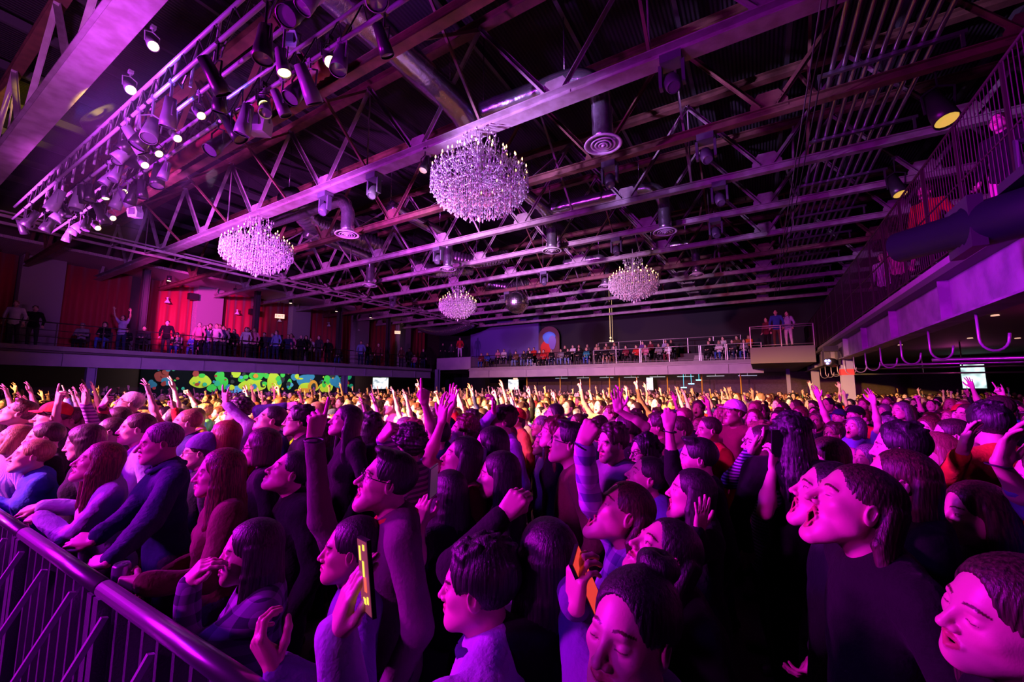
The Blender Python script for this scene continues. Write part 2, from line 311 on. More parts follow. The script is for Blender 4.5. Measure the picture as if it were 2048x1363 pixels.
duct('duct drop near the left balcony above the red curtains', [(-18.1, 11.2, 9.3), (-18.1, 14.4, 9.2)] + bend((-18.1, 14.4, 9.2), (-18.15, 15.1, 9.2), (-18.15, 15.12, 8.5)) + [(-18.15, 15.12, 7.72)], .23)
duct('far duct drop beside the mirror ball', [(-9.5, 22, 9.3), (-7.4, 22, 9.3)] + bend((-7.4, 22, 9.3), (-7.0, 22, 9.3), (-7.0, 22, 8.5)) + [(-7.0, 21.94, 7.72)], .22)
duct('far duct drop right of the far right chandelier', [(-4.5, 22, 9.3), (-2.8, 22, 9.3)] + bend((-2.8, 22, 9.3), (-2.36, 22, 9.3), (-2.36, 22, 8.5)) + [(-2.36, 22.03, 7.72)], .2)
duct('crumpled flexible duct bulging above the left chandelier', [(-15.5, 8.8, 9.5), (-16.2, 10.2, 9.1), (-16.9, 12.0, 9.5), (-16.4, 14.4, 9.2)], .42, .2, .05)
duct('ribbed flexible duct hanging between trusses left of the second diffuser row', [(-13.8, 16.4, 8.9), (-12.6, 17.4, 8.7), (-11.6, 18.9, 9.2)], .34, .17, .05)
duct('ribbed flexible duct right above the far left chandelier', [(-17.0, 17.2, 9.1), (-15.9, 18.0, 8.8), (-14.7, 19.8, 9.2)], .36, .17, .05)
duct('ribbed flexible duct above the middle of the hall near the mirror ball', [(-15.5, 22.5, 9.0), (-14.3, 23.2, 8.8), (-13.2, 24.6, 9.2)], .36, .17, .05)
duct('curved grey duct over the raised corner platform', bend((-29.5, 31.2, 8.3), (-26.5, 31.2, 6.9), (-23.2, 31.4, 8.2), 12), .45, .2, .03)
def diffuser(x, y, z, s, label):
    t = empty('air_diffuser', (x, y, z), 0, label, 'air vent', 'round white air diffusers')
    MB().lathe([(.2 * s, .14), (.24 * s, .13), (.42 * s, .03), (.44 * s, 0), (.42 * s, -.012), (.36 * s, 0.0), (.355 * s, .03), (.22 * s, .12)], n=32).build('rim', WHITE, t, True)
    for k, r in enumerate((.29, .20, .115)): MB().lathe([(r * s, .0), ((r - .012) * s, -.02), ((r - .07) * s, .03), ((r - .065) * s, .045), (r * s, .012)], (0, 0, -.01 * k), 28).build('ring', WHITE, t, True)
    MB().lathe([(.001, -.03), (.045 * s, -.02), (.05 * s, .02), (.001, .03)], (0, 0, -.02), 16).build('cone', WHITE, t, True)
for a in [(-2.8, 8.85, 7.6, 1.0, 'white round air diffuser nearest the camera, right of the largest chandelier'), (-12.76, 9.5, 7.6, 1.0, 'white round air diffuser right of the left chandelier'), (-2.61, 15.25, 7.6, .97, 'white round air diffuser above the far right chandelier'),
          (-7.03, 15.03, 7.6, .95, 'white round air diffuser below right of the largest chandelier'), (-12.44, 14.88, 7.6, .93, 'white round air diffuser above the far left chandelier'), (-18.15, 15.12, 7.6, .93, 'white round air diffuser above the red curtains'),
          (-7.01, 21.94, 7.6, .93, 'dark-lit round air diffuser left of the far right chandelier'), (-2.36, 22.03, 7.6, .8, 'small round air diffuser right of the far right chandelier')]: diffuser(*a)
# ---------------------------------------------------------------- chandeliers
CRY = mat('crystal', (.85, .82, .88), .12, 0.0, spec=1.0); BRASS = mat('candle_arm', (.6, .55, .6), .3, .6); FLAME = mat('candle_bulb_glow', (1, .7, .3), .4, emit=(1.0, .52, .16), estr=9)
def crystal(V, Q, p, s, L, n0):
    a = [(s, 0), (0, s), (-s, 0), (0, -s)]; pts = [(p[0], p[1], p[2])] + [(p[0] + u, p[1] + v, p[2] - L * .68) for u, v in a] + [(p[0], p[1], p[2] - L)]; V += pts
    for i in range(4): j = (i + 1) % 4; Q += [(n0, n0 + 1 + j, n0 + 1 + i), (n0 + 5, n0 + 1 + i, n0 + 1 + j)]
    return n0 + 6
def chandelier(x, y, ztop, R_, label, seed):
    rr = random.Random(seed); t = empty('chandelier', (x, y, ztop), 0, label, 'chandelier', 'crystal chandeliers')
    H = R_ * 1.66
    MB().tube([(0, 0, .42), (0, 0, 0)], .018, 6).build('chain', BRASS, t)
    f = MB(); f.lathe([(.02, 0), (.06, -.05), (.05, -.2), (.09, -.3), (.07, -.5), (.14, -.6), (.16, -.75), (.05, -.9), (.03, -1.2)], n=14)
    tiers = [(.32 * R_, -.10 * R_, 8, 0), (.56 * R_, -.52 * R_, 10, 1), (.80 * R_, -.74 * R_, 16, 1), (.97 * R_, -.92 * R_, 24, 1)]
    bulbs = []
    for r, z, n, lit in tiers:
        for k in range(n):
            a = 2 * pi * k / n + r; d = (cos(a), sin(a)); f.tube([(d[0] * .06, d[1] * .06, z - .18), (d[0] * r * .55, d[1] * r * .55, z - .30 * R_), (d[0] * r * .93, d[1] * r * .93, z - .16 * R_), (d[0] * r, d[1] * r, z)], .011, 5)
            f.lathe([(.012, -.01), (.036, .0), (.03, .012)], (d[0] * r, d[1] * r, z), 8)
            if lit: f.tube([(d[0] * r, d[1] * r, z), (d[0] * r, d[1] * r, z + .07)], .011, 6); bulbs.append((d[0] * r, d[1] * r, z + .075))
    for r, z in ((.5, -.95), (.72, -1.06), (.9, -1.0), (.60, -1.22), (.42, -1.3)): f.tube([(r * R_ * cos(a), r * R_ * sin(a), z * R_) for a in np.arange(28) * 2 * pi / 28], .013, 5, closed=True)
    f.build('frame', BRASS, t, True)
    for b in bulbs: MB().lathe([(.001, 0), (.013, .012), (.016, .03), (.009, .055), (.001, .078)], b, 8).build('candle_bulb', FLAME, t, True)
    V = []; Q = []; n = 0
    for r, z0, L0, nn in [(.32, -.10, .26, 22), (.38, -.06, .14, 14), (.22, -.3, .3, 12), (.48, -.54, .26, 30), (.57, -.50, .22, 26), (.70, -.74, .26, 44), (.81, -.72, .24, 40), (.90, -.90, .34, 66), (.99, -.88, .30, 70), (1.0, -.98, .32, 76), (.93, -1.04, .38, 84), (.86, -1.08, .42, 80), (.76, -1.10, .48, 74), (.64, -1.14, .52, 66), (.52, -1.16, .56, 50), (.38, -1.18, .58, 36), (.22, -1.18, .60, 20)]:
        for k in range(nn):
            a = 2 * pi * (k + rr.random() * .5) / nn; x_, y_ = r * R_ * cos(a), r * R_ * sin(a); z = (z0 + rr.uniform(-.03, .03)) * R_; L = L0 * R_ * rr.uniform(.8, 1.05); big = rr.uniform(.085, .12); m = int(max(1, (L - big) / .075))
            for q in range(m): n = crystal(V, Q, (x_ + rr.uniform(-.004, .004), y_, z - q * (L - big) / m), .0095, (L - big) / m * .9, n)
            n = crystal(V, Q, (x_, y_, z - (L - big)), .023, big, n)
    tag(link('crystal_drops', mk_mesh('crystal_drops', V, None, Q, False), CRY, t), kind='stuff')
    MB().lathe([(.001, -.09), (.04, -.05), (.045, 0), (.02, .05), (.001, .07)], (0, 0, -1.86 * R_), 12).build('finial', CRY, t)
chandelier(-5.35, 7.5, 7.98, 1.14, 'largest and nearest crystal chandelier, in the middle under the ceiling', 1)
chandelier(-14.9, 7.5, 7.98, 1.12, 'bright crystal chandelier at left, above the balcony with red curtains', 2)
chandelier(-14.9, 18.8, 7.98, 1.1, 'far left crystal chandelier, above the raised corner platform', 3)
chandelier(-4.7, 18.8, 7.98, 1.12, 'far right crystal chandelier, over the back balcony rows', 4)
# mirror ball
t = empty('mirror_ball', (-10.9, 18.8, 6.55), 0, 'large mirror ball hanging between the two far chandeliers', 'mirror ball'); V = []; Q = []; n = 0; R_ = .62
for i in range(22):
    p0, p1 = pi * i / 22, pi * (i + 1) / 22; m = max(4, int(44 * sin((p0 + p1) / 2)))
    for k in range(m):
        a0, a1 = 2 * pi * (k + .04) / m, 2 * pi * (k + .96) / m; P = [np.array([R_ * sin(p) * cos(a), R_ * sin(p) * sin(a), R_ * cos(p)]) for p, a in ((p0 + .006, a0), (p1 - .006, a0), (p1 - .006, a1), (p0 + .006, a1))]; V += P; Q.append([n, n + 1, n + 2, n + 3]); n += 4
link('mirror_tiles', mk_mesh('mirror_tiles', V, Q, None, False), mat('mirror', (.9, .9, .95), .22, 1.0), t)
MB().lathe([(R_ * .985 * sin(p) + .001, R_ * .985 * cos(p)) for p in np.linspace(0, pi, 20)], n=32).build('core', BLK, t, True); MB().tube([(0, 0, R_), (0, 0, 1.45)], .03, 8).build('hanger', BLK2, t)
# ---------------------------------------------------------------- balconies
def balcony_beam(label, lo, hi, axis, m=BEAM):
    t = empty('balcony_fascia', (lo[0], lo[1], lo[2]), 0, label, 'beam'); o = np.array(lo, float); L = np.array(hi, float) - o
    if axis == 'y':
        w_ = L[0]; MB().bb((w_ * .45, 0, .03), (w_ * .55, L[1], L[2] - .28)).build('web', m, t); MB().bb((0, 0, 0), (w_, L[1], .03)).build('lower_flange', m, t); MB().bb((-.05, 0, L[2] - .30), (w_, L[1], L[2] - .20)).build('upper_flange', ST3, t)
        MB().bb((.08, 0, L[2] - .22), (w_, L[1], L[2])).build('curb', CONC, t)
        for y in np.arange(2.2, L[1], 2.8): MB().bb((0.02, y, .03), (w_ - .02, y + .02, L[2] - .30)).build('stiffener', m, t)
    else:
        MB().bb((0, L[1] * .4, .03), (L[0], L[1] * .55, L[2] - .28)).build('web', m, t); MB().bb((0, 0, 0), (L[0], L[1], .03)).build('lower_flange', m, t); MB().bb((0, 0, L[2] - .28), (L[0], L[1], L[2] - .24)).build('upper_flange', m, t)
        MB().bb((0, .05, L[2] - .24), (L[0], L[1], L[2])).build('curb', CONC, t)
        for x in np.arange(2.2, L[0], 3.8): MB().bb((x, 0.02, .03), (x + .02, L[1] - .02, L[2] - .28)).build('stiffener', m, t)
DK = mat('balcony_deck', (.08, .07, .08), .8)
balcony_beam('long purple-lit steel fascia beam of the left balcony', (-27.3, -5, 2.95), (-27.0, 30.2, 3.85), 'y')
balcony_beam('steel fascia beam of the back balcony under the seated rows', (-22.9, 30.6, 2.95), (.3, 30.9, 3.85), 'x')
balcony_beam('near purple-lit steel fascia beam of the right balcony, overhead at right', (2.4, -2, 2.95), (2.72, 30.6, 3.88), 'y', mat('fascia_worn', (.26, .23, .30), .6, noise=(2.2, .85, (.12, .10, .15)), bump=(50, .006)))
tag(MB().bb((-31.98, -5, 3.55), (-27.3, 36.98, 3.8)).build('balcony_deck', DK), 'dark deck of the left balcony seen edge on', 'balcony deck')
tag(MB().bb((-22.9, 30.9, 3.55), (.3, 36.98, 3.8)).build('balcony_deck', DK), 'dark deck of the back balcony under the seats', 'balcony deck')
tag(MB().bb((2.72, -2, 3.55), (13.98, 36.98, 3.8)).build('balcony_deck', DK), 'dark underside and deck of the right balcony', 'balcony deck')
# raised corner platforms
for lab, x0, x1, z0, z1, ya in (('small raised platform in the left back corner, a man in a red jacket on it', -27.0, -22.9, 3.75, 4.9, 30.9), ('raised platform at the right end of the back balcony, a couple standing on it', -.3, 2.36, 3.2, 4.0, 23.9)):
    tag(MB().bb((x0, ya, z0), (x1, 36.15, z1)).build('corner_platform', BEAM if x0 < -5 else mat('platform_dimmed', (.16, .14, .2), .7)), lab, 'platform')  # right platform's colour is darkened to stand in for weaker light
# stepped seating of the back balcony
for k in range(2): tag(MB().bb((-22.8, 32.6 + 1.5 * k, 3.8), (.2, 36.98 if k else 34.1, 4.25 + .4 * k)).build('seating_riser', DK), ['lower dark seating step of the back balcony', 'upper dark seating step of the back balcony'][k], 'riser')
for k in range(3): tag(MB().bb((-3.9, 31.6 + .35 * k, 3.8), (-2.1, 31.95 + .35 * k, 3.98 + .18 * k)).build('stair_step', CONC), ['lowest', 'middle', 'top'][k] + ' pale step of the stairs in the gap of the back balcony railing', 'step')
for k in range(2): tag(MB().bb((-17.6, 31.4 + .35 * k, 3.8), (-16.0, 31.75 + .35 * k, 3.98 + .18 * k)).build('stair_step', CONC), ['lower', 'upper'][k] + ' pale step at the left end of the back balcony', 'step')
RAIL = mat('rail_steel', (.5, .48, .5), .4, .4); RAILD = mat('rail_dark', (.03, .015, .018), .5, .3)
def railing(label, a, b, z, n, h=1.05, m=RAIL, bars=0, mids=(.1,), tr=.025):
    a = np.array([a[0], a[1], z], float); b = np.array([b[0], b[1], z], float); t = empty('railing', tuple(a), 0, label, 'railing'); d = b - a; u = np.array([0, 0, 1.0])
    MB().tube([u * h, d + u * h], tr, 8).build('top_rail', m, t, True)
    for q in mids: MB().tube([u * q, d + u * q], .014, 6).build('lower_rail', m, t, True)
    for k in range(n + 1): p = d * k / n; MB().bb(p - [.02, .02, 0.15], p + [.02, .02, h]).build('post', m, t)
    if bars:
        M = MB(); [M.tube([d * k / bars + u * .1, d * k / bars + u * h], .0065, 4, False) for k in range(bars + 1)]; tag(M.build('infill_bars', m, t), kind='stuff')
railing('dark railing along the left balcony edge in front of the standing crowd', (-27.15, -4), (-27.15, 30.2), 3.85, 22, m=RAILD, mids=(.12, .4, .7))
railing('pale railing at the left end of the back balcony', (-22.6, 30.7), (-17.2, 30.7), 3.85, 4, m=RAILD)
railing('thin dark railing before the middle rows of the back balcony', (-17.2, 30.7), (-11.0, 30.7), 3.85, 4, m=RAILD)
railing('steel railing panel right of centre on the back balcony', (-10.9, 30.7), (-7.4, 30.7), 3.85, 2)
railing('bright railing panel before the pink-lit rows of the back balcony', (-7.3, 30.7), (-3.4, 30.7), 3.85, 2)
railing('small gate railing at the stairs of the back balcony', (-3.3, 30.7), (-1.3 - .5, 30.7), 3.85, 1)
railing('bright railing panel at the right end of the back balcony', (-1.7, 30.7), (.25, 30.7), 3.85, 2)
railing('railing around the raised platform where the couple stands', (-.25, 23.95), (2.35, 23.95), 4.0, 2, mids=(.1, .95))
railing('thin handrail behind the rows of the back balcony', (-12, 35), (-1, 35), 4.65, 6, 1.3, RAIL, mids=())
t = railing('dark wire mesh railing of the near right balcony, overhead at right', (2.55, -1.5), (2.55, 30.4), 3.88, 24, 1.72, RAILD, 330, (.1, .9), .02)
# posts
POST = mat('post_paint', (.28, .26, .42), .55)
def post(label, x, y, z1=2.95, s=.26, m=POST, z0=0): return tag(MB().bb((x - s / 2, y - s / 2, z0), (x + s / 2, y - s / 2 + .03, z1)).bb((x - s / 2, y + s / 2 - .03, z0), (x + s / 2, y + s / 2, z1)).bb((x - .02, y - s / 2 + .03, z0), (x + .02, y + s / 2 - .03, z1)).build('support_post', m), label, 'post')
post('purple steel post under the left balcony at far left', -27.15, 6.6, s=.34); post('steel post under the left balcony right of the bright mural', -27.15, 20.6, s=.34); post('steel post at the left back corner under the platform', -26.6, 30.6, 3.8, .36)
p = post('purple steel post with a red band in the crowd at right', 2.62, 18.2, s=.34); MB().bb((2.44, 18.02, 2.42), (2.80, 18.38, 2.62)).build('red_band', mat('tape_red', (.7, .05, .06), .5), p)
post('pale steel post at the right end of the back balcony', 2.7, 28.4, 3.0, .34); post('second dim steel post right of the back balcony corner', 3.9, 27.0, 3.5, .34); post('white tube post behind the back corner', 1.6, 31.4, 3.5, .2)
for k, (y, s_) in enumerate(((8.9, 'behind the dark gap left of the curtains'), (14.9, 'between the two lit red curtains at right'), (21.4, 'beside the third lit curtain'), (26.6, 'beside the last curtains'))): post('dark steel column on the left balcony ' + s_, -29.2, y, 8.6, .3, ST3, 3.8)
# left wall: brick piers, red curtains, soffit
BR = mat('brick_painted', (.70, .60, .68), .8, brick=(9, (pi / 2, 0, pi / 2)), noise=None)
piers = [(5.4, 'wide brick pier on the left balcony, dim purple'), (12.9, 'bright pink-lit brick pier between red curtains'), (19.3, 'brick pier behind the balcony crowd in the middle'), (25.2, 'brick pier among the red curtains'), (30.6, 'last brick pier before the back corner')]
for y, lab in piers: tag(MB().bb((-31.98, y - .75, 3.8), (-31.0, y + .75, 8.6)).build('brick_pier', BR), lab, 'pier')
def curtain(label, a, b, z0, z1, axis='y', x=-31.6, m=None, amp=.10, n=None):
    L = b - a; k = n or int(L / .05); tt = np.linspace(a, b, k); off = amp * np.sin(tt * 13 + .8 * np.sin(tt * 3.1)) ; V = []
    for dz, z in enumerate((z0, (z0 + z1) / 2, z1)):
        for i in range(k): V.append((x + off[i] * (1 - .25 * dz), tt[i], z) if axis == 'y' else (tt[i], x + off[i] * (1 - .25 * dz), z))
    nV = len(V); V += [(v[0] - .02, v[1], v[2]) if axis == 'y' else (v[0], v[1] + .02, v[2]) for v in V]
    Q = [[r * k + i, r * k + i + 1, (r + 1) * k + i + 1, (r + 1) * k + i] for r in range(2) for i in range(k - 1)]; Q += [[q + nV for q in f][::-1] for f in Q]; Q += [[2 * k + i, 2 * k + i + 1, nV + 2 * k + i + 1, nV + 2 * k + i] for i in range(k - 1)]
    return tag(link('curtain', mk_mesh('curtain', V, Q), m or mat('velvet_red', (.40, .006, .035), .7, sheen=.3)), label, 'curtain')
for a, b, lab in ((-4, 4.6, 'dark red curtain at the far left of the balcony'), (6.2, 9.0, 'dim red curtain right of the wide brick pier'), (9.4, 12.1, 'brightest red curtain, left of the pink-lit pier'), (13.7, 15.9, 'bright red curtain right of the pink-lit pier'), (16.2, 18.5, 'dark red curtain under the exit sign'), (20.1, 24.4, 'red curtain left of the middle brick pier'), (26.0, 29.8, 'red curtain among the far balcony crowd'), (31.4, 34.2, 'narrow red curtain at the back corner')): curtain(lab, a, b, 3.8, 8.6)
tag(MB().bb((-31.98, -5, 8.62), (-28.4, 31, 8.75)).build('soffit_panel', mat('soffit', (.55, .45, .5), .7, wave=(6, .03, 0, 'Y'))), 'pale corrugated soffit above the left balcony', 'soffit')
for y in (3.4, 9.8, 13.3, 17.0, 20.8, 24.2, 27.8):
    t = empty('pendant_downlight', (-28.8, y, 8.1), 0, 'small black can downlight glowing warm above the left balcony', 'lamp', 'downlights above the left balcony'); MB().lathe([(.001, .30), (.11, .30), (.12, 0), (.10, 0)], n=14).build('housing', BLK2, t, True); MB().lathe([(.001, .015), (.10, .01)], n=14).build('lens', mat('warm_lens', (1, .8, .6), .3, emit=(1, .62, .42), estr=7), t); MB().tube([(0, 0, .3), (0, 0, .6)], .015, 6).build('stem', BLK2, t)
for y, dz in ((10.6, 0), (14.6, -.1), (17.6, -.2), (21.8, 0), (24.8, 0), (28.4, 0)): tag(MB().lathe([(.01, .35), (.05, .2), (.16, .02), (.14, 0), (.001, .02)], (-31.1, y, 7.2 + dz), 14).bb((-31.35, y - .03, 7.5 + dz), (-31.05, y + .03, 7.56 + dz)).build('wall_sconce', WHITE, None, True), 'small white bell-shaped sconce on the left balcony wall', 'lamp', 'bell sconces on the left balcony wall')
for y, z in ((11.8, 7.8), (15.5, 7.4)): tag(MB().box((-30.8, y, z), (.35, .5, .4)).bb((-31.2, y - .05, z), (-30.8, y + .05, z + .08)).build('wall_speaker', BLK), 'small square black loudspeaker on the wall %s of the pink-lit pier' % ('left' if y < 12 else 'right'), 'loudspeaker')
def text_mesh(s, size, m, name, loc, rot, parent):
    c = bpy.data.curves.new(name, 'FONT'); c.body = s; c.size = size; c.align_x = 'CENTER'; c.align_y = 'CENTER'; c.extrude = .002; o = bpy.data.objects.new(name, c); COL.objects.link(o)
    dg = bpy.context.evaluated_depsgraph_get(); me = bpy.data.meshes.new_from_object(o.evaluated_get(dg)); bpy.data.objects.remove(o); q = link(name, me, m, parent); me.materials.clear(); me.materials.append(m); q.location = loc; q.rotation_euler = rot; return q
def exit_sign(label, loc, rz, s=.5, back=(1, .55, .4), fore=(1, .05, .03)):
    t = empty('exit_sign', loc, rz, label, 'exit sign'); MB().box((0, 0, 0), (s, .06, s * .5)).build('panel', mat('exit_panel%d' % int(back[1] * 99), (.6, .4, .35), .5, emit=back, estr=1.6), t)
    MB().tube([(0, 0, s * .25), (0, 0, (8.63 if loc[2] > 5 else 3.57) - loc[2])], .014, 6).build('stem', BLK2, t)
    text_mesh('EXIT', s * .42, mat('exit_red', (.8, .02, .02), .5, emit=fore, estr=1.5), 'lettering', (0, -.034, 0), (pi / 2, 0, 0), t)
exit_sign('lit exit sign high on the left balcony wall', (-30.6, 17.3, 7.35), rad(60), .62); exit_sign('small red exit sign above the screen under the back balcony', (-19.6, 33.5, 2.85), rad(15), .4); exit_sign('lit exit sign beside the last brick pier', (-30.5, 29.0, 7.5), rad(50), .55)
# below the left balcony
tag(MB().bb((-31.98, -5, 0), (-31.6, 36.98, 3.5)).build('lower_wall_panel', mat('wall_lower', (.07, .02, .03), .8)), 'dark red wall panel under the left balcony', 'wall panel')
mural = empty('wall_mural', (-31.55, 12, 0), 0, 'bright neon mural of green, yellow, orange and blue bubbles under the left balcony', 'mural')
MB().bb((0, -2.2, 1.3), (.04, 13.0, 3.5)).build('board', mat('mural_black', (.004, .004, .012), .8, spec=.1), mural)
nm = {'g': (.05, .75, .08), 'y': (.75, .9, .03), 'o': (1, .35, .02), 'b': (.02, .25, .6), 't': (.02, .55, .35), 'l': (.1, .45, .9), 'k': (.01, .01, .03), 'r': (.5, .02, .04)}
bl = [(-1.2, 2.7, .35, .35, 'r'), (-.9, 2.4, .3, .25, 'b'), (-1.6, 2.2, .22, .2, 'b'), (0.9, 2.45, .62, .42, 'y'), (1.6, 2.0, .3, .25, 'g'), (2.0, 2.8, .3, .35, 'g'), (2.2, 2.3, .35, .5, 'g'), (3.0, 3.0, .3, .3, 'y'), (3.4, 2.6, .25, .2, 'g'), (3.3, 1.8, .7, .35, 'l'), (4.2, 2.2, .95, .45, 'y'), (4.4, 2.9, .5, .35, 'g'), (4.9, 3.1, .3, .3, 'g'), (4.9, 2.3, .22, .28, 'k'), (5.7, 2.4, .55, .8, 'y'), (6.3, 2.7, .2, .3, 'k'), (6.9, 2.3, .22, .4, 'g'), (7.3, 2.9, .3, .3, 'b'), (8.1, 2.6, .6, .5, 'b'), (8.6, 2.9, .4, .3, 'b'),
      (7.7, 2.75, .3, .08, 'y'), (8.5, 2.05, .9, .38, 'y'), (8.9, 2.2, .45, .42, 'o'), (8.95, 2.1, .22, .3, 'k'), (8.1, 1.8, .7, .2, 'o'), (10.1, 2.05, .65, .45, 'y'), (10.2, 2.7, .35, .4, 'g'), (9.9, 2.35, .2, .3, 'g'), (10.9, 2.7, .5, .5, 'b'), (11.3, 2.3, .4, .3, 'b'), (12.1, 2.6, .16, .45, 'g'), (12.6, 2.2, .2, .2, 't'), (12.3, 3.0, .3, .25, 't')]
rq = random.Random(3)
for _ in range(85):
    y_ = rq.uniform(-1.8, 12.8); r_ = rq.choice((.06, .09, .13, .18)); bl.append((y_, rq.uniform(1.9, 3.3), r_, r_ * rq.uniform(.8, 1.2), rq.choice('gybtkkglo' if 2.5 < y_ < 11 else 'btgr')))
mbs = {}
for q, (y, z, a, b, c) in enumerate(bl):
    g = [(.055 + .0006 * q, y + a * cos(s) * (1 + .08 * sin(3 * s + q)), z + b * sin(s) * (1 + .07 * cos(2 * s + q))) for s in np.arange(28) * pi / 14]; M = mbs.setdefault(c, MB()); M.add(g + [(.055 + .0006 * q, y, z)], [], [[28, i, (i + 1) % 28] for i in range(28)])
for c, M in mbs.items(): M.build('painted_bubbles', mat('neon_' + c, nm[c], .6), mural)
lamp('mural_fill', 'AREA', (-29.3, 17.5, 3.2), (-31.5, 17.5, 2.3), 170, (.9, 1, .9), 14, sy=.2).rotation_euler = Vector((-1, 0, -.35)).to_track_quat('-Z', 'Y').to_euler()  # added unseen white strip that makes the mural colours glow
def screen(label, loc, rz, w_, h_, tilt=0, col=(.55, .75, 1)):
    t = empty('tv_screen', loc, rz, label, 'screen'); t.rotation_euler = (tilt, 0, rz); MB().box((0, .05, 0), (w_ + .06, .07, h_ + .06)).build('bezel', BLK, t); MB().tube([(0, .08, 0), (0, .08, 3.57 - loc[2])], .02, 6).build('mount', BLK2, t)
    M = MB(); M.box((0, .0, 0), (w_, .02, h_)); MB; o = M.build('picture', mat('screen_glow%d' % int(loc[1]), (.02, .02, .02), .3), t); nt = o.data.materials[0].node_tree; N = nt.nodes; L = nt.links
    tc = N.new('ShaderNodeTexCoord'); n = N.new('ShaderNodeTexNoise'); n.inputs['Scale'].default_value = 2.6; n.inputs['Detail'].default_value = 1; r = N.new('ShaderNodeValToRGB'); r.color_ramp.elements[0].position = .3; r.color_ramp.elements[1].position = .6
    r.color_ramp.elements[0].color = (*[c * .25 for c in col], 1); r.color_ramp.elements[1].color = (*[min(1, c * 1.4 + .2) for c in col], 1); L.new(tc.outputs['Object'], n.inputs['Vector']); L.new(n.outputs['Fac'], r.inputs['Fac']); L.new(r.outputs['Color'], N['Principled BSDF'].inputs['Emission Color']); N['Principled BSDF'].inputs['Emission Strength'].default_value = 1.5
screen('bright screen under the left balcony', (-29.5, 26.2, 2.45), rad(40), 1.35, 1.0); screen('small bright screen under the back balcony at left', (-20.0, 33.8, 2.35), rad(15), 1.0, .95)
screen('small white screen under the back balcony behind the crowd', (-7.6, 34.5, 2.35), rad(8), .5, 1.0); screen('narrow green-tinted screen under the right balcony', (8.6, 27.6, 2.55), rad(-20), .75, 1.15, col=(.4, .8, .7)); screen('larger tilted screen at the right edge under the balcony', (9.4, 14.6, 2.55), rad(-32), 1.0, .95, rad(8), (.45, .75, .7))
# back: bar, yellow poles, arches
tag(MB().bb((-22, 36.2, 0), (12, 36.6, 3.4)).build('back_partition', mat('brick_back', (.12, .07, .1), .8, brick=(5, (pi / 2, 0, 0)))), 'dim brick partition behind the bar under the back balcony', 'wall panel')
tag(MB().bb((-18, 34.9, 0), (2, 35.5, 1.15)).bb((-18.1, 34.8, 1.15), (2.1, 35.6, 1.2)).build('bar_counter', mat('bar_wood', (.08, .04, .03), .4)), 'long dark bar counter under the back balcony', 'counter')
YEL = mat('yellow_paint', (.85, .55, .02), .5)
for x in (-18.2, -14.9, -12.2, -10.5, -9.7, -6.0, -8.3, -3.6, -1.1): tag(MB().tube([(x, 33.2, .0 if x > -17 else 0), (x, 33.2, 3.55)], .045, 8).build('yellow_pole', YEL), 'thin yellow pole standing in front of the bar under the back balcony', 'pole', 'yellow poles before the bar')
for x in np.arange(-16, 0, 2.1): tag(MB().tube([(x, 34.6, 2.9), (x + 1.2, 34.6, 2.9)], .03, 6).tube([(x + .6, 34.6, 2.9), (x + .6, 34.6, 3.55)], .01, 5).build('bar_tube_light', mat('cool_tube', (.6, .7, .8), .3, emit=(.5, .6, .8), estr=.5)), 'thin cool tube light hung over the bar', 'lamp', 'tube lights over the bar')
for k in range(3): tag(MB().box((-5.0 + .55 * k, 34.2, 2.05 + .28 * k), (.42, .1, .08)).tube([(-5.0 + .55 * k, 34.2, 2.0 + .28 * k), (-5.0 + .55 * k, 34.2, 3.55)], .008, 5).build('cyan_bar_lamp', mat('cyan_glow', (.1, .6, .9), .3, emit=(.1, .7, 1), estr=3)), ['lowest', 'middle', 'highest'][k] + ' of three small cyan lamps over the bar', 'lamp')
lamp('bar_glow', 'AREA', (-8, 33.5, 3.3), (-8, 35.5, 1.2), 60, (1, .6, .3), 14, sy=.3)
lamp('bar_side', 'POINT', (-1.5, 33.6, 2.9), None, 25, (.8, .15, .9), .2)
tag(MB().bb((-27, 36.4, 4.9), (-18.6, 36.8, 9.2)).build('corner_wall_panel', mat('navy_panel', (.16, .13, .42), .8)), 'purple-blue wall behind the man on the corner platform', 'wall panel')
g = empty('arched_painting', (-17.4, 36.2, 4.7), 0, 'arched painting with a red lower half and blue upper half on the back wall', 'painting'); arch = [(-1.0, 0), (1.0, 0), (1.0, 2.2)] + [(cos(a), 2.2 + sin(a)) for a in np.linspace(.2, pi - .2, 9)] + [(-1.0, 2.2)]
M = MB(); V = [(p[0] * 1.12, q, p[1] * 1.04) for q in (0, .1) for p in arch]; k = len(arch); M.add(V + [(0, 0, 1.5)], [[i, (i + 1) % k, k + (i + 1) % k, k + i] for i in range(k)], [[2 * k, (i + 1) % k, i] for i in range(k)]); M.build('arch_board', mat('arch_brick', (.16, .06, .08), .8), g)
for nme, col, cx_, cz_, a, b in (('red_field', (.7, .03, .02), -.25, 1.0, .62, .95), ('blue_field', (.10, .2, .75), 0.05, 2.2, .68, .6), ('violet_field', (.22, .12, .5), .4, 1.7, .4, .7)):
    M = MB(); M.add([(cx_ + a * cos(s) * (1 + .1 * sin(3 * s)), -.012 - .004 * len(nme), cz_ + b * sin(s)) for s in np.arange(20) * pi / 10] + [(cx_, -.012 - .004 * len(nme), cz_)], [], [[20, i, (i + 1) % 20] for i in range(20)]); M.build(nme, mat(nme, col, .6), g)
lamp('painting_light', 'SPOT', (-17.2, 34.6, 7.8), (-17.4, 36.2, 6.2), 60, (.9, .8, 1), .1, 70)
